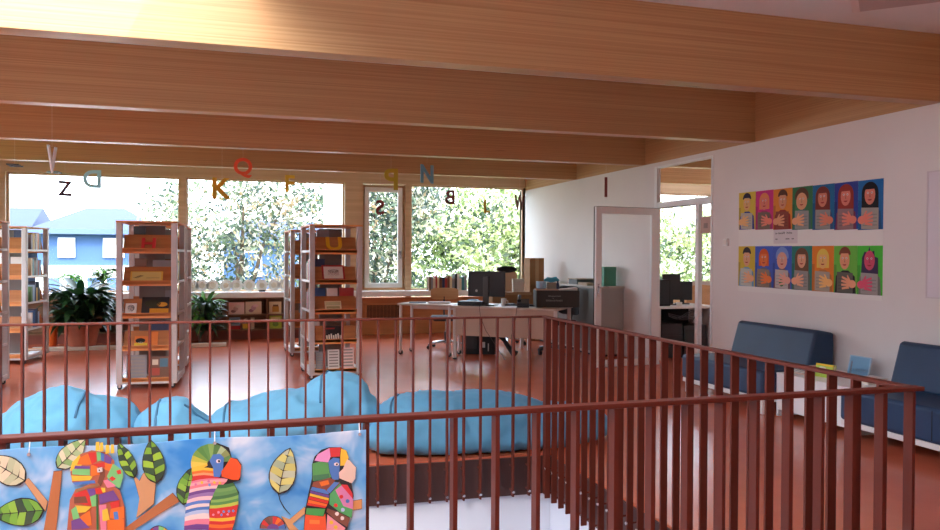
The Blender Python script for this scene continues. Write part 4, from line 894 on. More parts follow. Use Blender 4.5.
# spines in the side compartments
def side_row(tw, tier, right, cols, where, y0=.215):
    y = y0; random.seed(tw*31+tier*7)
    for i, (c, th, h) in enumerate(cols):
        M = Rz(TW[tw][2], (TW[tw][0], TW[tw][1], 0))
        if right: L = Matrix.Translation((SW-.02, y+th, TZ[tier]+.0065)) @ Matrix.Rotation(PI, 4, 'Z')
        else: L = Matrix.Translation((.02, y, TZ[tier]+.0065))
        o = ['first', 'second', 'third', 'fourth', 'fifth', 'sixth'][i]
        book(.125, h, th, c, M @ L, '%s book, %s from the front, %s side shelf of the %s' % (c, o, ['bottom', 'second lowest', 'middle', 'second highest', 'top'][tier], where), 'books on the side shelves of the towers')
        y += th+.003
W4, W2, W0 = 'plant-side tower', 'yellow-letter tower', 'red-letter tower'
side_row(4, 4, 1, [('grey', .05, .2), ('yellow', .07, .22), ('brown', .05, .2), ('white', .04, .22), ('orange', .05, .23), ('black', .06, .22)], W4)
side_row(4, 3, 1, [('cream', .04, .23), ('teal', .05, .22), ('brown', .07, .2), ('grey', .06, .24), ('red', .05, .2), ('blue', .06, .21)], W4)
side_row(4, 2, 1, [('green', .05, .2), ('pale blue', .07, .22), ('navy', .05, .25), ('yellow', .04, .18), ('black', .08, .26)], W4)
side_row(4, 1, 1, [('white', .05, .2), ('blue', .09, .22), ('navy', .08, .24), ('pale blue', .05, .2)], W4)
side_row(2, 3, 0, [('red', .07, .24), ('orange', .05, .2), ('green', .05, .22), ('brown', .06, .2)], W2)
side_row(2, 2, 0, [('brown', .07, .24), ('red', .05, .22), ('grey', .07, .2)], W2)
side_row(2, 1, 0, [('white', .05, .2), ('orange', .06, .18), ('beige', .06, .21)], W2)
side_row(0, 3, 1, [('brown', .06, .24), ('yellow', .05, .2), ('green', .06, .22)], W0)
side_row(0, 2, 1, [('grey', .06, .24), ('white', .07, .2)], W0)

# ---------------------------------------------------------------- letters
def letter(ch, x, y, z, color, cname, label, rz=0, mirror=False, size=.245, depth=.012, hang=None, tilt=0, name='hanging_letter', sx=1):
    cu = bpy.data.curves.new('t', 'FONT'); cu.body = ch; cu.size = 1; cu.extrude = .5; cu.align_x = 'CENTER'; cu.offset = .024; cu.resolution_u = 4
    o = bpy.data.objects.new('tmp', cu); COL.objects.link(o); dg = bpy.context.evaluated_depsgraph_get()
    me = bpy.data.meshes.new_from_object(o.evaluated_get(dg)); bpy.data.objects.remove(o)
    xs = [v.co.x for v in me.vertices]; ys = [v.co.y for v in me.vertices]
    cx = (min(xs)+max(xs))/2; h = max(ys)-min(ys); s = size/h; y0 = min(ys)
    for v in me.vertices:
        a = (v.co.x-cx)*s*(-1 if mirror else 1)*sx; bz = (v.co.y-y0)*s; d = -v.co.z*depth
        v.co = (a, d, bz)
    if mirror: me.flip_normals()
    me.materials.clear(); me.materials.append(mat('letter_'+cname.replace(' ', '_'), color, .5)); me.name = name
    ob = bpy.data.objects.new(name, me); COL.objects.link(ob); ob.location = (x, y, z); ob.rotation_euler = (tilt, 0, rz)
    tag(ob, label, 'letter', 'letters hanging from the beams' if hang else 'letters standing on the shelf towers')
    if hang:
        b = MB(); top = max(v.co.z for v in me.vertices)
        if tilt: b.tube([(0, .0, size*.5), (0, hang-z, size*.5)], .0008, paper, 4)
        else: b.tube([(0, 0, size*.97), (0, 0, hang-z)], .0008, paper, 4)
        b.build('thread', ob)
    return ob
B2, B3, B4 = 7.375, 9.715, 11.915
letter('V', -1.365, B2, 2.09, (236, 240, 242), 'silver', 'silvery V turned almost edge-on, hanging nearest the viewer', rz=1.40, hang=ZB, size=.224)
letter('Z', -2.048, B4, 2.197, (84, 58, 84), 'plum', 'thin dark purple Z in front of the bright sky', rz=.7, hang=ZB, size=.203)
letter('D', -1.715, B4, 2.315, (164, 226, 250), 'light blue', 'light blue D seen from behind', mirror=True, hang=ZB)
letter('Q', .214, B3, 2.315, (236, 84, 40), 'vermilion', 'orange-red Q hanging under a beam', hang=ZB, size=.235)
letter('K', -.02, B3, 2.063, (230, 188, 50), 'ochre', 'dark yellow K hanging lower than the Q', rz=.3, hang=ZB)
letter('F', .922, B4, 2.336, (244, 206, 60), 'yellow', 'yellow F before the middle window', rz=.15, hang=ZB)
letter('P', 1.972, B3, 2.226, (190, 172, 50), 'olive yellow', 'olive-yellow P seen from behind', mirror=True, hang=ZB, size=.265)
letter('N', 2.43, B3, 2.325, (118, 184, 214), 'sky blue', 'pale blue N hanging under a beam', rz=.5, hang=ZB, size=.23)
letter('S', 2.252, B4, 2.027, (128, 40, 42), 'dark red', 'dark red S seen from behind, in front of the opening window', mirror=True, hang=ZB, size=.226)
letter('B', 3.347, B4, 2.215, (108, 48, 46), 'maroon', 'maroon B seen from behind', mirror=True, hang=ZB, size=.22)
letter('L', 3.952, B4, 2.092, (222, 190, 60), 'mustard', 'mustard L, thin and turned aside', rz=.45, hang=ZB, size=.21)
letter('W', 4.50, B4, 2.152, (128, 72, 62), 'brown', 'brown W turned aside beside the window corner', rz=.75, hang=ZB, size=.238)
letter('I', 4.904, B3, 2.217, (150, 62, 56), 'brick', 'brick-red I over the open glass door', hang=ZB, size=.265, sx=.7)
letter('E', -2.14, B3, 2.36, (56, 52, 58), 'charcoal', 'dark letter hanging flat, seen edge-on at the far left under a beam', tilt=PI/2-.02, hang=ZB, size=.2)
letter('C', -2.167, B4, 2.50, (98, 118, 136), 'slate', 'slate-blue letter hanging flat, seen edge-on below the silvery V', tilt=PI/2-.02, hang=ZB, size=.2)
def shelfletter(ch, tw, x, col, cname, label, size):
    o = letter(ch, 0, 0, 0, col, cname, label, size=size, depth=.012, name='shelf_letter', sx=1.25)
    o.matrix_world = Rz(TW[tw][2], (TW[tw][0], TW[tw][1], 0)) @ Matrix.Translation((x, .033, TZ[4]+.0145)) @ Matrix.Rotation(-.49, 4, 'X')
shelfletter('H', 0, .31, (204, 48, 52), 'red', 'red H standing on the top shelf of the lone tower', .13)
shelfletter('U', 2, .285, (224, 176, 30), 'golden yellow', 'yellow U standing on the top shelf of a tower', .17)

# ---------------------------------------------------------------- low bookcases under the windows
casew = wood('case_wood', (118, 84, 56), (140, 102, 70), sc=(2, 20, 20), dash=False)
def low_case(x0, n, label):
    t = thing('low_bookcase', label, 'bookcase', (0, 0, 0)); w = .64
    x1 = x0+n*w; y0, y1 = YW-.33, YW+.0; z0, z1 = .15, .698
    b = MB(); b.box(x0, x1, y1-.012, y1, z0, z1, casew); b.build('back_panel', t)
    for z in (z0, .40, z1-.02):
        b = MB(); b.box(x0, x1, y0, y1-.013, z, z+.02, casew); b.build('shelf', t)
    for k in range(n+1):
        b = MB(); x = x0+k*w; b.box(max(x0, x-.011), min(x1, x+.011), y0-.002, y1-.013, z0, z1, casew); b.build('upright', t)
    b = MB(); b.box(x0+.02, x1-.02, y0+.06, y0+.08, 0, z0, mat('kick_board', (120, 56, 40), .5)); b.build('kick_board', t)
    return t
low_case(-.58, 3, 'low brown bookcase built in under the window, beside the small potted plant')
low_case(-3.2, 4, 'low brown bookcase behind the big potted plant')
FY = YW-.27
def lowbook(x, z, w, h, color, label, pic=None, t=.03):
    book(w, h, t, color, Matrix.Translation((x, FY, z)) @ Matrix.Rotation(-.06, 4, 'X'), label, 'books in the low bookcase', pic)
FIG = [((206, 168, 158), circ(.45, .45, .16, .2)), ((150, 110, 110), circ(.3, .25, .16, .12)), ((224, 206, 196), circ(.6, .65, .2, .12))]
FIG2 = [((196, 160, 172), circ(.5, .5, .16, .2)), ((160, 110, 130), circ(.35, .28, .16, .13)), ((226, 200, 204), circ(.62, .66, .18, .12))]
lowbook(.08, .421, .25, .205, 'pink', 'pale pink picture book, leftmost on the upper shelf under the window', FIG)
lowbook(.35, .421, .26, .21, 'beige', 'pinkish-beige picture book, second on the upper shelf under the window', FIG2)
lowbook(.735, .421, .2, .205, 'cream', 'cream book with a yellow-brown picture, third on the upper shelf under the window', [((190, 140, 60), R4(.25, .15, .8, .6)), ((120, 90, 60), R4(.3, .6, .75, .75))])
lowbook(.085, .171, .18, .2, 'pale blue', 'blue-green book with a red bottom edge on the lower shelf under the window', [((196, 56, 60), R4(0, 0, 1, .3)), ((70, 130, 150), R4(.15, .45, .9, .85))])
lowbook(.29, .171, .13, .2, 'brown', 'brown book with a yellow and white cover on the lower shelf under the window', [((228, 196, 70), R4(.1, .05, .9, .45)), ((226, 216, 196), circ(.5, .7, .3, .18))])
lowbook(.435, .171, .06, .19, 'beige', 'narrow beige book on the lower shelf under the window')
lowbook(.74, .171, .2, .215, 'lime', 'yellow-green book on the lower shelf under the window', [((226, 226, 160), R4(.1, .6, .9, .9)), ((110, 150, 60), circ(.5, .35, .25, .2))])

# flower-shaped paper plates along the window board
WX = [-.5, -.345, -.18, .035, .21, .415, .625, .83, 1.0]
for i, x in enumerate(WX):
    where = 'leftmost of the row' if i == 0 else 'rightmost of the row' if i == 8 else '%s from the left in the row' % ['', 'second', 'third', 'fourth', 'fifth', 'sixth', 'seventh', 'eighth'][i]
    p = thing('paper_flower', 'white scalloped paper flower on the window board, '+where, 'paper flower', (x, YW-.02, SZ+.105), 0, 'paper flowers on the window board')
    b = MB(); q = []
    for k in range(48):
        a = 2*PI*k/48; r = .092+.011*abs(math.sin(a*5+i)); q.append((r*math.cos(a), 0, r*math.sin(a)))
    b.prism(q, (0, .004, 0), paper); b.build('petals', p)
    b = MB(); b.lathe([(.034+.006*(i % 3), -.004), (.045+.006*(i % 3), 0)], mat('flower_centre', (214, 202, 180), .8), (0, 0, 0), 18, 'y'); b.build('flower_centre', p)
o = MB(); o.box(.57, .68, YW-.14, YW-.08, SZ, SZ+.03, blk); tag(o.build('stapler', bevel=.008), 'small black stapler lying before the paper flowers', 'stapler')

# row of books on the window board behind the desks
random.seed(3)
SC_ = ['brown', 'grey', 'beige', 'red', 'cream', 'brown', 'navy', 'red', 'brown', 'cream', 'grey', 'black', 'white', 'beige', 'teal', 'grey']
x = 3.52; ORD = ['leftmost', 'second', 'third', 'fourth', 'fifth', 'sixth', 'seventh', 'eighth', 'ninth', 'tenth', 'eleventh', 'twelfth', 'thirteenth', 'fourteenth', 'fifteenth', 'rightmost']
for i, c in enumerate(SC_):
    th = random.uniform(.028, .05); h = random.uniform(.21, .27) if i not in (11, 12) else .3
    book(.17, h, th, c, Matrix.Translation((x+th, YW-.24, SZ)) @ Matrix.Rotation(PI/2, 4, 'Z') , '%s book, %s in the row on the window board behind the desks' % (c, ORD[i]), 'books on the window board')
    x += th+.004

# radiator grille in the apron
g = thing('radiator_grille', 'brown slatted radiator grille in the wall panel under the opening window', 'radiator grille', (0, 0, 0))
b = MB(); gx0, gx1, gz0, gz1 = 2.42, 3.05, .26, .55
for (p0, p1, q0, q1) in ((gx0, gx1, gz0, gz0+.02), (gx0, gx1, gz1-.02, gz1), (gx0, gx0+.02, gz0, gz1), (gx1-.02, gx1, gz0, gz1)): b.box(p0, p1, YW-.012, YW+.02, q0, q1, panelw)
b.build('frame', g)
b = MB()
for k in range(12): b.box(gx0+.02, gx1-.02, YW-.006, YW+.0, gz0+.028+k*.021, gz0+.038+k*.021, mat('slat_wood', (150, 96, 56), .5))
for k in range(9): b.box(gx0+.06+k*.065, gx0+.066+k*.065, YW-.002, YW+.01, gz0+.02, gz1-.02, mat('slat_wood', (150, 96, 56), .5))
b.build('slats', g)
b = MB(); b.box(gx0+.01, gx1-.01, YW+.012, YW+.0195, gz0+.01, gz1-.01, blk_m); b.build('backing', g)

# ---------------------------------------------------------------- potted plants
def leaf_strip(b, base, az, length, rise, droop, width, m, seg=5):
    P = []
    for i in range(seg+1):
        t = i/seg; d = length*t
        P.append(Vector((base[0]+math.cos(az)*d*(1-.15*t), base[1]+math.sin(az)*d*(1-.15*t), base[2]+rise*t-droop*t*t)))
    side = Vector((-math.sin(az), math.cos(az), 0)); vs = []; fs = []
    for i, p in enumerate(P):
        t = i/seg; w = width*(math.sin(PI*min(1, .12+.88*t))**.7 if t < 1 else 0.02)
        vs += [tuple(p-side*w+Vector((0, 0, w*.35))), tuple(p), tuple(p+side*w+Vector((0, 0, w*.35)))]
    for i in range(seg):
        a = i*3; fs += [(a, a+1, a+4, a+3), (a+1, a+2, a+5, a+4)]
    b.add(vs, fs, m)
def potted(label, x, y, pr, ph, hh, spread, nl, mats, lw=.045, pot=terra, base=0, cat='plant', name='potted_plant', seed=1):
    random.seed(seed)
    t = thing(name, label, cat, (x, y, base))
    b = MB(); b.lathe([(pr*.68, 0), (pr*.74, .01), (pr*.96, ph*.86), (pr*1.06, ph*.86), (pr*1.08, ph), (pr*.95, ph), (pr*.92, ph*.9)], pot, n=24); b.build('pot', t, smooth=True)
    b = MB(); b.lathe([(pr*.9, ph*.82), (pr*.9, ph*.9)], soil); b.build('soil', t)
    b = MB(); st = MB()
    for k in range(nl):
        az = random.uniform(0, 2*PI); z = ph+random.random()**.8*hh*.62; r = random.uniform(.0, spread*.35)
        L = random.uniform(.55, 1)*spread*.75; bx = (math.cos(az)*r, math.sin(az)*r, z)
        leaf_strip(b, bx, az+random.uniform(-.4, .4), L, random.uniform(.25, .95)*hh*.5, random.uniform(.3, 1.0)*hh*.45, lw*random.uniform(.7, 1.2), random.choice(mats))
        if k % 3 == 0: st.tube([(0, 0, ph*.85), (bx[0]*.5, bx[1]*.5, (ph*.85+z)/2), bx], .005, mats[0], 5)
    b.build('foliage', t, smooth=True); st.build('stems', t, smooth=True)
    return t
g1, g2, g3 = leafmat('plant_dark', (28, 58, 34), .2, .35), leafmat('plant_mid', (46, 84, 46), .2, .35), leafmat('plant_fresh', (104, 164, 60), .35, .4)
potted('big dark-leaved plant in a terracotta pot at the left window', -2.02, 13.08, .25, .36, .80, .70, 210, [g1, g2, g2, g1], .06, seed=4)
potted('smaller dark leafy plant in a pot, right of the lone shelf tower', -.27, 13.3, .14, .22, .72, .44, 150, [g1, g2, g2, g3], .032, seed=8, pot=mat('brown_pot', (96, 52, 38), .6))
potted('small fresh green plant in a white pot, left one on the window board', -2.32, 14.0, .09, .14, .26, .28, 56, [g3], .026, pot=paper, base=SZ, seed=11)
potted('larger fresh green plant in a white pot, right one on the window board', -1.86, 14.0, .10, .16, .34, .36, 80, [g3, g2], .026, pot=paper, base=SZ, seed=12)
b = MB(); b.lathe([(.06, 0), (.07, .02), (.075, .28), (.09, .33), (.085, .34), (.07, .33)], mat('orange_glaze', (204, 92, 36), .35), n=22)
tag(b.build('vase', smooth=True, loc=(-2.47, 13.3, 0)), 'tall orange vase on the floor left of the big plant', 'vase')
for x0, x1, l in ((-2.66, -1.46, 'pale strip of board on the floor in front of the big plant'), (-.52, .04, 'pale flat board on the floor in front of the small potted plant')):
    b = MB(); b.box(x0, x1, 12.85, 13.02, 0, .05, mat('pale_board', (206, 190, 172), .6)); tag(b.build('floor_board', bevel=.006), l, 'board')

# ---------------------------------------------------------------- desks
A2 = -.69
dk = thing('desk', 'pale office desk with a solid front panel, carrying the computer monitor', 'desk', (2.965, 10.48, 0), A2)
DZ = .735
b = MB(); b.box(0, 1.50, 0, .8, DZ-.028, DZ, desk_t); b.build('desktop', dk, bevel=.004)
b = MB(); b.box(.03, 1.44, .05, .068, .33, DZ-.03, desk_p); b.build('front_panel', dk)
for x in (.01, 1.44):
    for y in (.05, .72):
        b = MB(); b.box(x, x+.04, y, y+.04, .02, DZ-.028, alu_l); b.lathe([(.028, 0), (.028, .02)], rubber, (x+.02, y+.02, 0), 12); b.build('leg', dk)
A1 = A2
d1 = thing('desk', 'small pale desk on castors, left of the desk with the monitor', 'desk', (2.37, 11.2, 0), A1)
b = MB(); b.box(0, .85, 0, .46, DZ-.028, DZ, desk_t); b.build('desktop', d1, bevel=.004)
for x in (.03, .79):
    for y in (.04, .39):
        b = MB(); b.tube([(x+.01, y, .06), (x+.01, y, DZ-.028)], .02, alu_l, 10); b.build('leg', d1, smooth=True)
        caster(d1, x+.01, y-.01, .034)
b = MB(); b.box(.04, .81, .41, .425, DZ-.1, DZ-.03, alu_l); b.build('rail', d1)
def ondesk(x, y, z=DZ, a=0): return Rz(A2, (2.965, 10.48, 0)) @ Matrix.Translation((x, y, z)) @ Matrix.Rotation(a, 4, 'Z')
def ondesk1(x, y, z=DZ, a=0): return Rz(A1, (2.37, 11.2, 0)) @ Matrix.Translation((x, y, z)) @ Matrix.Rotation(a, 4, 'Z')
def place(t, M): t.matrix_world = M; return t
mo = thing('computer_monitor', 'black computer monitor seen from behind on the pale desk', 'monitor')
b = MB(); b.box(-.265, .265, 0, .035, .12, .47, blk); b.build('screen_housing', mo, bevel=.008)
b = MB(); b.box(-.255, .255, .0352, .037, .13, .46, mat('dark_screen', (12, 14, 18), .15)); b.build('screen', mo)
b = MB(); b.box(-.04, .04, -.035, 0, .012, .40, mat('stand_grey', (72, 72, 70), .4)); b.build('stand', mo, bevel=.006)
b = MB(); b.box(-.15, .15, -.14, .10, 0, .014, blk); b.build('foot', mo, bevel=.005)
b = MB(); b.lathe([(.018, -.001), (.018, 0)], alu, (-.14, -.001, .2), 14, 'y'); b.build('badge', mo)
place(mo, ondesk(.40, .30, DZ, .1+PI*0))
k = thing('keyboard', 'black keyboard lying on the desk right of the monitor', 'keyboard')
b = MB(); b.box(-.21, .21, -.07, .07, 0, .018, blk); b.build('case', k, bevel=.004)
b = MB()
for r in range(5):
    for c in range(16): b.box(-.2+c*.025, -.179+c*.025, -.058+r*.024, -.038+r*.024, .018, .024, mat('key_grey', (52, 52, 54), .5))
b.build('keys', k)
place(k, ondesk(.86, .42))
ph = thing('telephone', 'black desk telephone between the keyboard and the dark box', 'telephone')
b = MB(); b.prism([(-.07, -.08, 0), (-.07, .09, 0), (-.07, .09, .11), (-.07, -.08, .05)], (.16, 0, 0), blk); b.build('base', ph, bevel=.006)
b = MB(); b.tube([(-.04, -.07, .09), (-.04, -.04, .115), (-.04, .05, .15), (-.04, .09, .14)], [.026, .018, .018, .026], blk, 10); b.build('handset', ph, smooth=True)
place(ph, ondesk(.98, .14, DZ, .3))
b = MB(); b.box(-.09, .09, -.05, .05, 0, .055, mat('box_blue', (62, 118, 176), .5)); b.box(-.07, .07, -.04, .04, .055, .07, mat('light_blue_lid', (126, 170, 206), .5)); o = tag(b.build('small_box', bevel=.003), 'small blue box on the desk left of the monitor', 'box'); place(o, ondesk(.14, .46))
b = MB(); b.box(-.17, .17, -.1, .1, 0, .06, blk); o = tag(b.build('document_tray', bevel=.004), 'flat black tray beside the blue box on the desk', 'tray'); place(o, ondesk(.22, .20, DZ, .1))
b = MB(); b.box(-.12, .12, -.09, .09, 0, .012, mat('folder_cover', (60, 64, 70), .5)); o = tag(b.build('folder', bevel=.002), 'dark folder lying on the small desk', 'folder'); place(o, ondesk1(.22, .22, DZ, .4))
b = MB()
for i in range(8): b.box(-.15+.002*(i % 3), .15+.002*(i % 3), -.105, .105, i*.003, i*.003+.0026, paper)
o = tag(b.build('paper_stack'), 'white stack of papers on the small desk', 'papers'); place(o, ondesk1(.55, .24, DZ, .3))
b = MB(); b.lathe([(.034, 0), (.036, .09), (.038, .095), (.033, .095)], paper, n=18); b.tube([(.034, 0, .075), (.062, 0, .065), (.06, 0, .03), (.034, 0, .02)], .005, paper, 6); o = tag(b.build('mug', smooth=True), 'white mug beside the foot of the monitor', 'mug'); place(o, ondesk(.62, .4))
# dark lettered box with the things lying on it
dbx = thing('storage_box', 'large dark box with two lines of pale lettering, on the desk', 'box')
dkb = mat('dark_card', (48, 46, 42), .6)
b = MB(); b.box(0, .58, 0, .36, 0, .225, dkb); b.build('body', dbx, bevel=.004)
b = MB(); rl = mat('pale_print', (206, 204, 196), .7)
random.seed(5)
def printed(x, z, n, w, h):
    for i in range(n):
        ww = w*random.uniform(.6, 1.0); b.box(x, x+ww*.3, -.0008, -.0002, z, z+h*random.uniform(.7, 1.15), rl); b.box(x+ww*.3, x+ww, -.0008, -.0002, z, z+h*.18, rl)
        x += w*1.15
printed(.16, .145, 14, .011, .013); printed(.22, .118, 1, .014, .016); printed(.13, .083, 18, .011, .020)
b.build('lettering', dbx)
place(dbx, ondesk(.985, .02) if False else Rz(-.26, (3.985, 9.90, DZ)))
def onbox(x, y, z=.225): return Rz(-.26, (3.985, 9.90, DZ)) @ Matrix.Translation((x, y, z))
b = MB(); b.box(0, .3, 0, .2, 0, .018, mat('pinkish_card', (190, 158, 134), .7)); place(tag(b.build('cardboard_sheet'), 'pinkish-brown card lying on the dark box', 'card'), onbox(.0, .03))
b = MB(); b.prism([(0, 0, 0), (.24, 0, 0), (.24, 0, .035), (0, 0, .012)], (0, .22, 0), paper); place(tag(b.build('envelope'), 'white envelope on the right end of the dark box', 'envelope'), onbox(.32, .06))
b = MB(); b.lathe([(.05, 0), (.065, .01), (.07, .10), (.064, .10)], mat('clear_blue_plastic', (150, 184, 206), .25), n=18); place(tag(b.build('plastic_tub', smooth=True), 'bluish plastic tub on the dark box', 'tub'), onbox(.08, .14, .243))
b = MB(); b.box(0, .12, 0, .08, 0, .085, mat('grey_olive', (130, 128, 112), .6)); place(tag(b.build('small_carton', bevel=.004), 'greyish small carton beside the plastic tub on the dark box', 'carton'), onbox(.16, .1, .243))
b = MB(); b.tube([(-.10, 0, .03), (-.05, .01, .045), (.0, 0, .035), (.06, -.01, .05), (.1, 0, .03)], [.014, .034, .036, .034, .012], mat('turquoise_cloth', (70, 160, 184), .8), 10); place(tag(b.build('folded_cloth', smooth=True), 'turquoise cloth heaped on top of the small grey carton', 'cloth'), onbox(.22, .14, .325))
b = MB(); b.lathe([(.02, 0), (.02, .07), (.012, .085), (.012, .11)], mat('bottle_navy', (36, 54, 86), .35), n=14); place(tag(b.build('bottle', smooth=True), 'small dark blue bottle on the dark box', 'bottle'), onbox(.30, .10, .2427))
# computer under the desk with its cables
pc_ = thing('computer_tower', 'black computer tower on the floor under the desk', 'computer')
b = MB(); b.box(-.24, .24, 0, .2, 0, .37, blk_m); b.build('case', pc_, bevel=.006)
b = MB(); b.box(.04, .1, -.003, 0, .1, .18, alu); b.box(.14, .155, -.003, 0, .05, .16, alu); b.box(-.2, -.02, -.002, 0, .08, .3, blk); b.build('back_plate', pc_)
place(pc_, Rz(A2+.25, (3.5, 10.92, 0)))
for pts, l in (([(.45, .32, DZ+.01), (.42, -.006, DZ+.006), (.44, -.014, .60), (.52, -.02, .42), (.66, .03, .2), (.72, .2, .008)], 'thin grey cable hanging from the monitor over the front of the desk'),
               ([(.95, .3, DZ+.006), (.95, -.006, DZ+.006), (.94, -.014, .6), (.88, -.012, .35), (.86, .1, .008)], 'thin grey cable hanging over the desk front below the keyboard')):
    b = MB(); P = [Rz(A2, (2.965, 10.48, 0)) @ Vector(p) for p in pts]; b.tube(P, .004, mat('cable_grey', (70, 66, 62), .5), 6); tag(b.build('cable', smooth=True), l, 'cable')
b = MB(); P = [(3.66, 10.78, .36), (3.78, 10.62, .24), (3.86, 10.5, .08), (3.9, 10.46, .04)]; b.tube(P, [.02, .03, .04, .06], blk_m, 10); tag(b.build('cable_hose', smooth=True), 'thick black hose leaning from the computer tower to the floor', 'hose')

# ---------------------------------------------------------------- swivel chairs
def swivel(label, back):
    c = thing('swivel_chair', label, 'chair')
    for k in range(5):
        a = 2*PI*k/5+.3; ca, sa = math.cos(a), math.sin(a)
        b = MB(); b.tube([(ca*.03, sa*.03, .11), (ca*.29, sa*.29, .075)], [.024, .016], chrome if back != 'black' else blk, 8); b.build('base_arm', c, smooth=True)
        b = MB(); b.lathe([(.02, -.02), (.03, -.018), (.03, .018), (.02, .02)], rubber, (ca*.29, sa*.29, .03), 12, 'y'); b.tube([(ca*.29, sa*.29, .055), (ca*.29, sa*.29, .078)], .009, rubber, 6); b.build('caster', c, smooth=True)
    b = MB(); b.tube([(0, 0, .08), (0, 0, .26)], .028, blk, 12); b.tube([(0, 0, .26), (0, 0, .43)], .015, chrome, 10); b.build('gas_lift', c, smooth=True)
    b = MB(); b.box(-.22, .22, -.21, .21, .43, .5, blk_m); b.build('seat', c, smooth=True, bevel=.03, seg=3)
    b = MB(); b.tube([(0, -.12, .42), (0, -.25, .43), (0, -.29, .55), (0, -.28, .78)], .014, blk, 8); b.build('back_support', c, smooth=True)
    b = MB(); N = 12; vs = []; fs = []
    w, z0, z1 = (.215, .735, .915) if back == 'wood' else (.22, .56, .98) if back == 'black' else (.165, .62, 1.165)
    for s in (0, 1):
        for i in range(N+1):
            u = -1+2*i/N; y = -.27+.05*u*u-(.016 if s else 0); e = 1-abs(u)**6*.25
            for z in (z0+(1-e)*.1, z1-(1-e)*.1): vs.append((u*w, y, z))
    K = 2*(N+1)
    for i in range(N):
        a = 2*i; fs += [(a, a+1, a+3, a+2), (K+a, K+a+2, K+a+3, K+a+1), (a, a+2, K+a+2, K+a), (a+1, K+a+1, K+a+3, a+3)]
    fs += [(0, K, K+1, 1), (2*N, 2*N+1, K+2*N+1, K+2*N)]
    b.add(vs, fs, plyw if back == 'wood' else blk_m if back == 'black' else mat('beige_fabric', (198, 172, 140), .85)); b.build('backrest', c, smooth=True)
    if back == 'wood':
        b = MB(); b.lathe([(.036, -.0005), (.036, 0)], blk_m, (0, -.2876, .83), 16, 'y'); b.build('grip_hole', c)
    if back == 'beige':
        b = MB(); b.ell((0, -.265, 1.20), (.17, .05, .055), blk_m, 16, 8); b.build('headrest', c, smooth=True)
    return c
place(swivel('swivel chair with a light plywood back behind the small desk', 'wood'), Rz(PI-.15, (3.25, 11.75, 0)))
place(swivel('tall swivel chair with beige back and black headrest behind the desk', 'beige'), Rz(PI-.3, (4.33, 12.0, 0)))
place(swivel('black swivel chair between the desk end and the grey cabinet', 'black'), Rz(PI-1.3, (4.62, 10.70, 0)))

# cabinets, boxes on the right of the desk corner
cb = thing('cabinet', 'grey low cabinet against the right wall, half seen through the glass door', 'cabinet', (0, 0, 0))
b = MB(); b.box(5.03, 5.44, 10.2, 12.4, .03, .965, gcab); b.build('body', cb, bevel=.003)
b = MB(); b.box(5.01, 5.445, 10.18, 12.42, .965, .995, mat('grey_top', (186, 182, 172), .4)); b.build('top', cb, bevel=.003)
for k in range(3):
    d = MB(); d.box(5.015, 5.029, 10.22+k*.725, 10.935+k*.725, .07, .955, mat('cabinet_door', (112, 114, 110), .45)); dd = d.build('door', cb, bevel=.002)
    h = MB(); h.tube([(5.0, 10.85+k*.725, .6), (5.0, 10.85+k*.725, .72)], .006, chrome, 8); h.box(5.0, 5.016, 10.845+k*.725, 10.855+k*.725, .61, .62, chrome); h.box(5.0, 5.016, 10.845+k*.725, 10.855+k*.725, .70, .71, chrome); h.build('handle', dd)
b = MB(); b.box(5.05, 5.42, 10.22, 12.38, 0, .03, blk_m); b.build('plinth', cb)
gb = thing('archive_box', 'green box file on the grey cabinet, seen through the glass door', 'box', (0, 0, 0))
gm = mat('box_green', (66, 140, 112), .5)
b = MB(); b.box(5.17, 5.36, 10.28, 10.5, .995, 1.265, gm); b.build('body', gb, bevel=.004)
b = MB(); b.box(5.166, 5.364, 10.276, 10.504, 1.215, 1.27, mat('box_green_lid', (70, 138, 110), .5)); b.build('lid', gb, bevel=.004)
b = MB(); b.box(5.06, 5.35, 10.95, 11.25, .995, 1.07, mat('dark_tray', (88, 92, 92), .5)); b.box(5.05, 5.36, 10.94, 11.26, 1.07, 1.085, mat('tray_lid', (176, 160, 136), .6)); tag(b.build('storage_tray', bevel=.004), 'dark grey tray with a beige lid on the grey cabinet, left of the door', 'tray')
b = MB(); b.box(5.03, 5.2, 10.55, 10.85, .995, 1.03, mat('flat_box', (188, 168, 144), .7)); tag(b.build('flat_box', bevel=.003), 'flat beige box on the grey cabinet just behind the door edge', 'box')
for k, (z, h, l) in enumerate(((0, .47, 'bottom'), (.4705, .46, 'middle'), (.931, .455, 'topmost'))):
    t = thing('cardboard_box', 'brown cardboard box, %s of the stack in the far corner' % l, 'box', (5.04, 12.5, z), -.05, 'cardboard boxes in the corner stack')
    b = MB(); b.box(-.125, .125, 0, .34, 0, h, cardb); b.build('carton', t, bevel=.003)
    b = MB(); b.box(-.03, .03, -.0015, -.0003, 0, h, mat('tape', (176, 146, 104), .4)); b.build('tape', t)
b = MB(); b.box(-.3, .3, 0, .32, 0, .30, cardb); b.box(-.3, .3, -.002, 0, .26, .295, mat('tape', (176, 146, 104), .4)); t = tag(b.build('cardboard_box', bevel=.003), 'low wide cardboard box behind the keyboard', 'box')
side_t = thing('side_table', 'plain small table behind the desk, carrying the wide cardboard box', 'table', (0, 0, 0))
b = MB(); b.box(3.76, 4.44, 11.15, 11.55, .55, .575, desk_t); b.build('top', side_t)
for x in (3.79, 4.37):
    for y in (11.18, 11.48):
        b = MB(); b.box(x, x+.04, y, y+.04, 0, .55, alu_l); b.build('leg', side_t)
place(t, Rz(-.1, (4.12, 11.2, .575)))
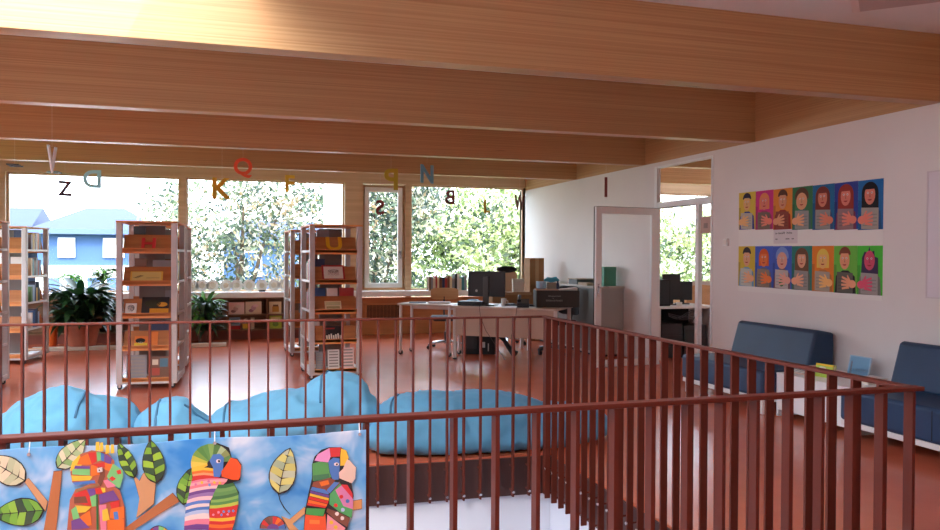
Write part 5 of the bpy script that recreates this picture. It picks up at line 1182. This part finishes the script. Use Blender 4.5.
b = MB(); b.prism([(0, 0, 0), (.16, 0, 0), (.165, 0, .2), (-.01, 0, .2)], (0, .1, 0), mat('patterned_paper', (222, 218, 206), .7, var=.08, scale=40)); place(tag(b.build('paper_bag'), 'white patterned paper bag standing on the wide cardboard box', 'bag'), Rz(-.2, (4.16, 11.26, .8755)))

# ---------------------------------------------------------------- the office beyond the glass
od = thing('desk', 'desk with a white top in the room behind the glass door', 'desk', (0, 0, 0))
b = MB(); b.box(5.66, 6.62, 9.62, 10.35, .705, .735, frame_w); b.build('desktop', od, bevel=.003)
for x in (5.68, 6.56):
    b = MB(); b.box(x, x+.04, 9.66, 10.3, 0, .705, alu_l); b.build('side_frame', od)
b = MB(); b.box(5.73, 6.55, 10.28, 10.3, .1, .7, blk_m); b.build('back_panel', od)
oc = thing('drawer_unit', 'black drawer unit under the white desk in the room behind the glass', 'drawers', (0, 0, 0))
b = MB(); b.box(5.76, 6.1, 9.72, 10.2, .02, .5, blk_m); b.build('case', oc, bevel=.004)
for k in range(3):
    b = MB(); b.box(5.77, 6.09, 9.712, 9.72, .04+k*.15, .18+k*.15, blk); b.build('drawer', oc)
b = MB(); b.box(6.14, 6.5, 9.75, 10.2, 0, .46, mat('anthracite', (40, 44, 50), .5)); b.box(6.16, 6.48, 9.745, 9.75, .05, .4, blk); tag(b.build('printer', bevel=.01), 'dark grey printer on the floor under the white desk', 'printer')
cbm = mat('cable_mid_grey', (96, 98, 104), .5); b = MB()
for q in range(5): b.tube([(5.86+.06*i+.01*q, 9.70+.012*q, .64-.05*math.sin(PI*i/9*(1+q % 2))-.012*q) for i in range(10)], .005, cbm, 6)
b.tube([(6.3, 9.70, .62), (6.22, 9.69, .5), (6.36, 9.69, .42)], .006, cbm, 6); tag(b.build('cable_bundle', smooth=True), 'tangle of pale cables hanging under the white desk top', 'cables')
b = MB(); b.box(5.72, 5.92, 9.75, 10.2, .735, 1.1, blk_m); b.box(5.74, 5.9, 9.747, 9.75, .76, 1.08, blk); tag(b.build('computer_tower', bevel=.006), 'black computer tower standing on the white desk behind the glass', 'computer')
def mon(label, x, y, w, z0, z1, a):
    t = thing('computer_monitor', label, 'monitor')
    b = MB(); b.box(-w, w, 0, .03, z0, z1, blk); b.build('screen_housing', t, bevel=.005)
    b = MB(); b.box(-.03, .03, .01, .05, 0, z0+.1, blk); b.build('stand', t)
    b = MB(); b.box(-.1, .1, -.06, .1, 0, .012, blk); b.build('foot', t)
    place(t, Rz(a, (x, y, .735)))
mon('tall black monitor on the white desk behind the glass', 6.08, 9.98, .135, .1, .44, -.1)
mon('lower dark monitor right of the tall one, behind the glass', 6.34, 10.12, .14, .06, .33, -.5)
b = MB(); b.box(6.0, 6.09, 9.72, 9.727, .735, .79, paper); tag(b.build('note_card'), 'small white card before the tall monitor behind the glass', 'card')
sc_ = thing('cupboard', 'beige wooden cupboard with a bowed top, seen through the narrow side pane', 'cupboard', (0, 0, 0))
b = MB(); b.prism([(6.62, 10.45, .3), (7.2, 10.45, .3), (7.2, 10.45, .93), (7.05, 10.45, .985), (6.9, 10.45, 1.0), (6.75, 10.45, .985), (6.62, 10.45, .94)], (0, .4, 0), plyw); b.build('body', sc_, bevel=.004)
b = MB(); b.box(6.63, 7.19, 10.46, 10.84, 0, .3, mat('dark_base', (70, 74, 78), .5)); b.build('base', sc_)
b = MB(); b.box(6.7, 7.15, 10.5, 10.56, .988, 1.05, paper); tag(b.build('paper_roll'), 'white papers on top of the beige cupboard', 'papers')
b = MB(); b.box(XW+.0085, XW+.011, 8.11, 8.32, 1.70, 1.90, mat('pinkish_note', (196, 168, 156), .8)); b.box(XW+.007, XW+.0085, 8.18, 8.26, 1.76, 1.82, mat('note_grey', (150, 136, 130), .8)); tag(b.build('notice'), 'pinkish paper notice stuck on the narrow side pane', 'notice')

# ---------------------------------------------------------------- right wall: portraits, switch, boards
WALLX = XW-.0005
cp = thing('paper_banner', 'long white paper strip with a caption, between the two rows of portraits', 'banner', (0, 0, 0))
b = MB(); b.box(WALLX-.0015, WALLX, 5.545, 7.57, 1.48, 1.77, paper); b.box(WALLX-.0015, WALLX, 5.545, 7.57, 1.045, 1.12, paper); b.build('sheet', cp)
b = MB(); b.box(WALLX-.0025, WALLX-.0015, 6.62, 6.98, 1.56, 1.70, mat('caption_sheet', (214, 206, 206), .7)); b.build('caption_sheet', cp)
b = MB(); ink = mat('caption_ink', (70, 66, 66), .8); random.seed(4)
y = 6.95
for n in (2, 6, 0, 5):
    for i in range(n):
        h = random.uniform(.016, .028); b.box(WALLX-.0028, WALLX-.00255, y-.006, y, 1.655, 1.655+h, ink); b.box(WALLX-.0028, WALLX-.00255, y-.015, y-.006, 1.655+h*.4, 1.655+h*.6, ink); y -= .017
    y -= .012
y = 6.95
for n in (3, 0, 0, 0, 5, 3):
    for i in range(n): b.box(WALLX-.0028, WALLX-.00255, y-.008, y, 1.60, 1.612, ink); y -= .012
    y -= .03
b.build('caption_lettering', cp)
SKIN = (226, 172, 140)
PT = [ # row, sheet, skin, hair, shirt, card, style, label
 (0, (214, 190, 70), (224, 178, 120), (40, 36, 60), (44, 66, 150), (188, 184, 172), 'short', 'portrait with yellow ground, dark short hair and blue collar, first of the upper row'),
 (0, (206, 52, 128), (222, 130, 110), (226, 140, 90), (160, 60, 100), (120, 104, 92), 'mid', 'portrait on pink ground with orange hair, second of the upper row'),
 (0, (222, 136, 50), (212, 150, 112), (96, 60, 40), (150, 46, 40), (140, 70, 56), 'short', 'portrait on orange ground with red shirt and brown hair, third of the upper row'),
 (0, (60, 122, 78), (220, 160, 120), (104, 70, 50), (70, 110, 100), (150, 150, 146), 'cap', 'portrait on green ground with a wide brown cap of hair, fourth of the upper row'),
 (0, (36, 110, 160), (214, 130, 104), (124, 52, 40), (60, 90, 130), (152, 150, 144), 'long', 'portrait on blue ground with small red-brown hair and grey card, fifth of the upper row'),
 (0, (50, 66, 150), (220, 130, 110), (150, 54, 44), (130, 60, 90), (150, 120, 120), 'long', 'portrait with very long auburn hair on violet-blue ground, sixth of the upper row'),
 (0, (30, 112, 176), (222, 130, 110), (24, 24, 30), (40, 90, 140), (166, 160, 150), 'long', 'portrait with long black hair on blue ground, last of the upper row'),
 (1, (214, 186, 60), (224, 170, 130), (52, 46, 50), (120, 170, 196), (196, 200, 190), 'short', 'portrait on yellow ground with light blue shirt, first of the lower row'),
 (1, (70, 100, 196), (226, 120, 60), (214, 96, 40), (110, 110, 120), (150, 130, 110), 'mid', 'portrait with orange face and hair on blue ground, second of the lower row'),
 (1, (66, 96, 190), (222, 164, 144), (120, 150, 210), (120, 90, 100), (196, 188, 180), 'cap', 'portrait with pale blue hair and a green spot on its card, lower row'),
 (1, (40, 130, 120), (224, 164, 130), (110, 76, 52), (90, 110, 100), (150, 146, 140), 'long', 'portrait with long brown hair on teal ground, fourth of the lower row'),
 (1, (226, 130, 40), (232, 180, 110), (230, 196, 84), (190, 120, 60), (176, 160, 140), 'mid', 'portrait with blond hair on orange ground, fifth of the lower row'),
 (1, (110, 190, 70), (224, 156, 120), (126, 66, 44), (34, 36, 36), (100, 100, 92), 'short', 'laughing portrait with dark shirt on green ground, sixth of the lower row'),
 (1, (78, 200, 60), (214, 84, 110), (60, 44, 78), (120, 120, 110), (164, 156, 150), 'spiky', 'portrait with pink face and dark spiky hair on bright green, last of the lower row')]
random.seed(12)
for i, (row, bg, skin, hair, shirt, card, sty, lab) in enumerate(PT):
    c = i % 7; w = .288; y1 = 7.567-c*.2893; top = (2.126-.003*c, 1.538-.002*c)[row]; h = (.405+.006*c, .435)[row]
    t = thing('portrait_collage', lab, 'portrait', (WALLX-.0016, y1, top-h), 0, "children's portraits on the right wall")
    def P(poly): return [(0, -a*w, bz*h) for a, bz in poly]
    def layer(name, polys, k):
        b = MB()
        for j, (cc, poly) in enumerate(polys): b.prism([(-.0012*k-.0002*j, q[1], q[2]) for q in P(poly)], (-.0009, 0, 0), pc(cc))
        b.build(name, t)
    jit = random.uniform(-.03, .03); cx = .5+jit; top_f = .74 if sty != 'cap' else .72
    layer('sheet', [(bg, R4(0, 0, 1, 1)), (tuple(int(v*.85) for v in bg), R4(0, .0, .12, .6))], 0)
    if sty == 'short': hp = circ(cx, top_f+.07, .25, .17, 16, 0, PI)
    elif sty == 'cap': hp = circ(cx, top_f+.04, .34, .22, 16, -.25, PI+.25)
    elif sty == 'long': hp = [(cx-.34, .3), (cx+.34, .3)]+circ(cx, top_f, .33, .22, 14, 0, PI)
    elif sty == 'mid': hp = [(cx-.28, .52), (cx+.28, .52)]+circ(cx, top_f, .28, .2, 14, 0, PI)
    else: hp = [(cx-.34, .4), (cx+.34, .4), (cx+.33, .75), (cx+.2, .78), (cx+.18, .9), (cx+.03, .86), (cx, .98), (cx-.08, .86), (cx-.2, .88), (cx-.3, .76)]
    layer('shirt', [(shirt, [(.05, 0), (.95, 0), (.9, .36), (.62, .48), (.38, .48), (.1, .36)])], 1)
    layer('hair', [(hair, hp)], 2)
    fp = [(skin, circ(cx, top_f-.04 if sty != 'cap' else top_f-.06, .21 if sty != 'cap' else .27, .2, 18)), ((240, 236, 230), circ(cx-.08, top_f, .035, .022, 8)), ((240, 236, 230), circ(cx+.08, top_f, .035, .022, 8)),
          ((40, 34, 34), circ(cx-.08, top_f, .016, .014, 6)), ((40, 34, 34), circ(cx+.08, top_f, .016, .014, 6)), (tuple(int(v*.8) for v in skin), [(cx-.02, top_f-.09), (cx+.03, top_f-.09), (cx+.005, top_f)]),
          ((168, 52, 52), circ(cx, top_f-.13, .08, .03, 10, PI, 2*PI))]
    if sty == 'short': fp.append((hair, circ(cx, top_f+.10, .21, .08, 10, 0, PI)))
    if sty in ('long', 'mid'): fp.append((hair, circ(cx, top_f+.07, .2, .09, 10, 0, PI)))
    layer('face', fp, 3)
    cl = [(card, [(.16, .02), (.84, .0), (.84, .43), (.16, .45)])]
    cl += [(tuple(int(v*.86) for v in card), R4(.22, .08+.07*q, .78, .10+.07*q)) for q in range(4)]
    if 'green spot' in lab: cl.append(((50, 120, 60), circ(.5, .14, .13, .09)))
    layer('held_card', cl, 5)
    s = -1 if i in (0, 2, 3, 6, 10, 13) else 1
    hx = .5+s*.16; hy_ = .2
    hand = tuple(min(255, int(v*1.06)) for v in skin)
    hp = [(hand, circ(hx+s*.16, hy_, .16, .085, 12))]
    for q in range(4):
        a = (q-1.5)*.3; ex, ey = hx-s*.30*math.cos(a), hy_+.02+.28*math.sin(a); bx, by = hx+s*.03, hy_+.045*(q-1.5)
        nx, ny = -(ey-by), (ex-bx); L = math.hypot(nx, ny); nx, ny = nx/L*.042, ny/L*.03
        hp.append((hand, [(bx+nx, by+ny), (bx-nx, by-ny), (ex-nx*.7, ey-ny*.7), (ex+nx*.7, ey+ny*.7)]))
    hp.append((hand, [(hx+s*.12, hy_+.06), (hx+s*.02, hy_+.05), (hx-s*.06, hy_+.17), (hx-s*.02, hy_+.19)]))
    layer('hand', hp, 7)
sw = thing('light_switch', 'small white light switch on the wall between the glass front and the portraits', 'switch', (0, 0, 0))
b = MB(); b.box(XW-.03, XW-.0005, 7.745, 7.825, 1.545, 1.625, frame_w); b.build('plate', sw, bevel=.003)
b = MB(); b.box(XW-.036, XW-.03, 7.758, 7.812, 1.558, 1.612, paper); b.build('rocker', sw, bevel=.002)
wb = thing('whiteboard', 'blank pale board on the wall at the right edge of the view', 'board', (0, 0, 0))
b = MB(); b.box(XW-.014, XW-.0005, 3.9, 5.075, 1.105, 2.11, mat('pale_board_face', (222, 214, 220), .45)); b.build('panel', wb)
b = MB()
for q in ((3.89, 5.085, 1.095, 1.107), (3.89, 5.085, 2.108, 2.12), (3.89, 3.902, 1.107, 2.108), (5.073, 5.085, 1.107, 2.108)): b.box(XW-.018, XW-.0005, q[0], q[1], q[2], q[3], mat('pale_edge', (212, 204, 206), .5))
b.build('frame', wb)
# books on the low table
def flat(x, y, z, a, w, h, t, c, label, cat='book', name='book'):
    M = Matrix.Translation((x, y, z)) @ Matrix.Rotation(a, 4, 'Z') @ Matrix.Translation((0, 0, 0)) @ Matrix.Rotation(-PI/2, 4, 'X') @ Matrix.Translation((0, -t, 0))
    return book(w, h, t, c, M, label, None, None, name, cat)
z = .3885
flat(4.86, 5.98, z, -PI/2, .21, .28, .012, 'orange', 'orange-edged magazine, lowest of the pile on the low table', 'magazine', 'magazine')
flat(4.86, 5.975, z+.0125, -PI/2+.05, .2, .27, .014, 'pale blue', 'pale blue magazine, second from the bottom of the pile on the low table', 'magazine', 'magazine')
flat(4.86, 5.98, z+.027, -PI/2-.04, .2, .27, .014, 'navy', 'dark blue magazine in the middle of the pile on the low table', 'magazine', 'magazine')
flat(4.87, 5.975, z+.0415, -PI/2, .2, .27, .014, 'white', 'white magazine, topmost of the pile on the low table', 'magazine', 'magazine')
book(.19, .115, .03, 'lime', Matrix.Translation((4.92, 5.74, z)) @ Matrix.Rotation(-PI/2+.1, 4, 'Z') @ Matrix.Rotation(-.12, 4, 'X'), 'lime green book standing on the low table with a yellow edge', None, [((228, 190, 50), R4(0, .86, 1, 1)), ((60, 80, 40), circ(.72, .4, .07, .16)), ((220, 224, 190), circ(.4, .7, .2, .1))])
book(.24, .18, .012, 'pale blue', Matrix.Translation((5.24, 5.72, z)) @ Matrix.Rotation(-PI/2, 4, 'Z') @ Matrix.Rotation(-.2, 4, 'X'), 'pale blue picture book propped upright on the low table', None, [((118, 164, 196), R4(.05, .05, .95, .95)), ((140, 110, 96), [(.1, .1), (.2, .1), (.18, .7), (.12, .75)]), ((170, 196, 214), R4(.3, .3, .9, .4))])
flat(4.98, 5.36, z, -PI/2, .16, .2, .05, 'white', 'whitish booklet lying on the low table by the nearer sofa', 'booklet', 'booklet')
# ceiling lamp at the top right
cl = thing('ceiling_lamp', 'flat square ceiling lamp near the beam, switched off', 'lamp', (4.22, 4.12, ZC))
b = MB(); b.lathe([(.42, -.06), (.47, -.05), (.48, 0)], mat('lamp_rim', (226, 220, 216), .6), n=4); b.build('housing', cl)
b = MB(); b.lathe([(.38, -.066), (.40, -.061)], mat('lamp_diffuser', (190, 178, 172), .7), n=4); b.build('diffuser', cl)

# ---------------------------------------------------------------- outdoors
ground = mat('outdoor_ground', (96, 112, 70), .95, var=.3, scale=1.5)
b = MB(); b.box(-90, 110, YW+.35, 130, -3.6, -3.5, ground); b.box(-90, XL-.3, -60, YW+.35, -3.6, -3.5, ground); struct(b.build('ground'))
roofm = mat('haze_blue_roof', (36, 52, 86), .7, var=.06, scale=1.2)  # blue of the bright outdoor haze put into the roof colour
hwall = mat('haze_blue_render', (54, 84, 130), .85); hwhite = mat('white_render', (230, 232, 236), .85); hglass = mat('house_window', (60, 92, 140), .2)  # house wall blue carries the same painted-in haze
def house(label, x0, x1, y0, y1, zt, zr, band, ridge, wins, lows):
    t = thing('house', label, 'house', (0, 0, 0), 0, 'houses beyond the windows')
    b = MB(); b.box(x0, x1, y0, y1, -3.5, zt, hwall); b.build('wall', t)
    if band is not None:
        b = MB(); b.box(x0-.1, x1+.1, y0-.12, y0, band, band+.3, hwhite); b.build('ledge', t)
        b = MB(); b.box(x0-.05, x1+.05, y0-.05, y0, -3.5, band, hwhite); b.build('lower_wall', t)
    e = .35; b = MB(); r0_, r1_ = ridge
    pts = [(x0-e, y0-e, zt), (x1+e, y0-e, zt), (x1+e, y1+e, zt), (x0-e, y1+e, zt), (r0_, (y0+y1)/2, zr), (r1_, (y0+y1)/2, zr)]
    b.add(pts, [(0, 1, 5, 4), (1, 2, 5), (2, 3, 4, 5), (3, 0, 4), (3, 2, 1, 0)], roofm); b.build('roof', t)
    b = MB(); b.box(x0-e-.05, x1+e+.05, y0-e-.12, y0-e+.02, zt-.12, zt+.05, mat('gutter_grey', (60, 84, 122), .5)); b.build('gutter', t)
    for (a0, a1, q0, q1, cm_) in wins+lows:
        f = MB(); f.box(a0-.06, a1+.06, y0-.1, y0+.01, q0-.06, q1+.06, hwhite); w_ = f.build('window', t)
        p = MB(); p.box(a0, a1, y0-.115, y0-.101, q0, q1, cm_); p.build('pane', w_)
    return t
house('haze-blue house with a hipped roof outside the left window', -6.0, -2.4, 30, 36, 2.2, 3.15, .72, (-4.9, -3.6),
      [(-5.3, -4.9, 1.35, 1.9, hwhite), (-3.9, -3.35, 1.35, 1.9, hwhite)], [(-5.7+i*.62, -5.7+i*.62+.4, -.2, .6, hglass) for i in range(6)])
house('haze-blue roofed house farther left beyond the shelf towers', -13.9, -6.85, 31, 37, 2.0, 3.15, .7, (-11.5, -6.6), [(-8.2, -7.6, 1.2, 1.8, hwhite)], [(-8+i*.7, -8+i*.7+.45, -.2, .55, hglass) for i in range(2)])
house('haze-blue house half hidden behind the tree in the middle window', .0, 5.0, 33, 39, 2.0, 2.9, None, (1.2, 3.8), [(.8, 1.4, .6, 1.5, hglass), (2.4, 3.0, .6, 1.5, hglass)], [])
b = MB(); b.box(1.9, 2.5, 15.6, 16.1, -3.5, 3.4, hwhite); tag(b.build('outdoor_pillar', bevel=.02), 'bright white pillar outside at the right edge of the middle window', 'pillar')
LG = [leafmat('leaf_light', (158, 169, 122), .4), leafmat('leaf_mid', (100, 120, 77), .4), leafmat('leaf_deep', (45, 64, 41), .3), leafmat('leaf_pale', (185, 189, 167), .4)]
LD = [leafmat('leaf_cool', (82, 99, 79), .35), leafmat('leaf_cool_deep', (39, 57, 50), .3), leafmat('leaf_grey', (167, 165, 154), .4), leafmat('leaf_rust', (135, 118, 93), .35)]
bark = mat('tree_bark', (74, 64, 52), .9, var=.3, scale=6)
def tree(label, x, y, blobs, n, size, mats, seed, trunk=.16, wts=None, group='trees beyond the windows'):
    rnd = random.Random(seed)
    t = thing('tree', label, 'tree', (x, y, -3.5), 0, group)
    b = MB(); top = max(c[2] for c, r in blobs)
    b.tube([(0, 0, 0), (.1, 0, 1.5), (-.05, .1, 3.2), (.05, 0, top)], [trunk, trunk*.8, trunk*.6, trunk*.2], bark, 10)
    for c, r in blobs:
        h0 = min(c[2]*.6, 3); b.tube([(0, .05, h0), (c[0]*.5, c[1]*.5, (h0+c[2])*.55), c], [trunk*.45, trunk*.3, trunk*.1], bark, 7)
    b.build('trunk', t, smooth=True)
    b = MB(); tot = sum(r[0]*r[2] for c, r in blobs)
    for c, r in blobs:
        # leaves gather in clumps
        nc = max(6, int(n*r[0]*r[2]/tot/26))
        for k in range(nc):
            d = Vector((rnd.gauss(0, 1), rnd.gauss(0, 1), rnd.gauss(0, 1))).normalized()*(rnd.random()**.45)
            cc = Vector((c[0]+d.x*r[0], c[1]+d.y*r[1], c[2]+d.z*r[2])); base = rnd.choices(range(len(mats)), wts or [1]*len(mats))[0]
            for q in range(26):
                p = cc+Vector((rnd.gauss(0, .24), rnd.gauss(0, .24), rnd.gauss(0, .17)))
                s = size*rnd.uniform(.6, 1.3); nn = Vector((rnd.gauss(0, 1), rnd.gauss(0, 1)-.5, rnd.gauss(0, .8)+.5)).normalized()
                a = nn.cross(Vector((rnd.gauss(0, 1), rnd.gauss(0, 1), rnd.gauss(0, 1)))).normalized(); bb = nn.cross(a)
                m = mats[base if rnd.random() < .7 else rnd.randrange(len(mats))]
                b.add([tuple(p-a*s), tuple(p-bb*s*.45+nn*s*.1), tuple(p+a*s), tuple(p+bb*s*.45+nn*s*.1)], [(0, 1, 2, 3)], m)
    b.build('crown', t)
    return t
tree('grey-green tree filling the middle window, before the half hidden house', .5, 24, [((-.3, 0, 5.6), (2.3, 1.6, 1.9)), ((1.2, .3, 6.4), (1.9, 1.4, 1.2)), ((-1.4, 0, 4.0), (1.0, 1.0, 1.6)), ((1.6, -.2, 4.0), (1.3, 1.0, 1.2)), ((.3, 0, 3.3), (1.8, 1.0, .9))], 8600, .09, LD, 21, wts=[3, 3, 2, .7])
tree('slim pale tree at the right edge of the left window', -2.1, 27, [((.6, 0, 5.9), (.9, .8, 1.2)), ((.5, 0, 4.4), (.7, .7, 1.2))], 2200, .09, LD, 22, .1, [3, 1, 3, .5])
tree('grey-green tree behind the opening window', 3.5, 19.3, [((0, 0, 5.4), (1.5, 1.4, 1.7)), ((-.5, 0, 4.0), (1.4, 1.0, 1.3)), ((.9, 0, 6.4), (1.2, 1, .9)), ((.3, 0, 3.0), (1.6, 1, .7))], 8000, .085, LD, 23, wts=[3, 3, 1.5, .2])
tree('sunlit yellow-green tree filling the right window', 7.2, 18.6, [((-.6, 0, 5.2), (1.6, 1.2, 1.8)), ((.9, 0, 5.6), (1.5, 1.3, 1.5)), ((.2, 0, 3.7), (2.2, 1.2, 1.0)), ((1.6, 0, 4.3), (1.2, 1, 1.3))], 10000, .085, LG, 24, wts=[3, 2.4, 2, 2.4])
tree('green tree standing behind the sunlit one', 8.6, 24, [((0, 0, 5.6), (2.4, 1.4, 2.0)), ((-2.6, 0, 5.4), (1.8, 1.3, 1.9)), ((-.5, 0, 3.4), (3.2, 1.2, 1.0))], 9000, .11, LG, 25, wts=[1, 2, 3, .7])
tree('bright tree seen through the glass door and the far office window', 13.6, 22, [((0, 0, 5.2), (2.2, 1.4, 1.8)), ((-.8, 0, 3.8), (2.0, 1.2, 1.2)), ((1.4, 0, 4.2), (1.8, 1.2, 1.6))], 9000, .10, LG, 26, wts=[3, 2, 1, 3])

# ---------------------------------------------------------------- light
w = bpy.data.worlds.new('sky'); SC.world = w; w.use_nodes = True; nt = w.node_tree
bg = nt.nodes['Background']; sk = nt.nodes.new('ShaderNodeTexSky'); sk.sky_type = 'NISHITA'; sk.sun_disc = False
sk.sun_elevation = math.radians(42); sk.sun_rotation = math.radians(200); sk.air_density = 1; sk.dust_density = 3; sk.ozone_density = 1
mx = nt.nodes.new('ShaderNodeMix'); mx.data_type = 'RGBA'; mx.inputs[0].default_value = .55
hs = nt.nodes.new('ShaderNodeVectorMath'); hs.operation = 'SCALE'; hs.inputs['Scale'].default_value = SKYS
nt.links.new(sk.outputs[0], hs.inputs[0]); nt.links.new(hs.outputs[0], mx.inputs[6]); mx.inputs[7].default_value = (.86, .97, 1.12, 1)
nt.links.new(mx.outputs[2], bg.inputs['Color']); bg.inputs['Strength'].default_value = SKYW
sl = bpy.data.lights.new('sun', 'SUN'); sl.energy = SUNE; sl.angle = .01; sl.color = (1, .93, .82); so = bpy.data.objects.new('sun', sl); COL.objects.link(so)
so.rotation_euler = Vector((-.30, .72, -.62)).to_track_quat('-Z', 'Y').to_euler()
def portal(loc, sx, sy, d):
    l = bpy.data.lights.new('daylight_portal', 'AREA'); l.shape = 'RECTANGLE'; l.size = sx; l.size_y = sy; l.cycles.is_portal = True
    o = bpy.data.objects.new('daylight_portal', l); COL.objects.link(o); o.location = loc; o.rotation_euler = Vector(d).to_track_quat('-Z', 'Z').to_euler()
for x0, x1 in ((-3.28, -.7), (-.6, 2.045), (2.36, 3.14), (3.25, XW), (6.6, XO)): portal(((x0+x1)/2, YW+.25, (SZ+WT)/2), x1-x0, WT-SZ, (0, -1, 0))
for h in LWIN: portal((XL-.19, (h[0]+h[1])/2, (h[2]+h[3])/2), h[1]-h[0], h[3]-h[2], (1, 0, 0))
portal(((SKX0+SKX1)/2, (SKY0+SKY1)/2, ZC+.69), SKX1-SKX0, SKY1-SKY0, (0, 0, -1))
portal((XO+.19, 11.35, 1.75), 3.7, 1.7, (-1, 0, 0))
SC.view_settings.view_transform = 'Standard'; SC.view_settings.look = 'None'; SC.view_settings.gamma = 1; SC.view_settings.exposure = EXPO
SC.view_settings.use_curve_mapping = False
cy = SC.cycles; cy.max_bounces = 10; cy.diffuse_bounces = 6; cy.glossy_bounces = 4; cy.transparent_max_bounces = 16; cy.transmission_bounces = 6
cy.sample_clamp_indirect = 8; cy.caustics_reflective = False; cy.caustics_refractive = False; cy.use_denoising = True
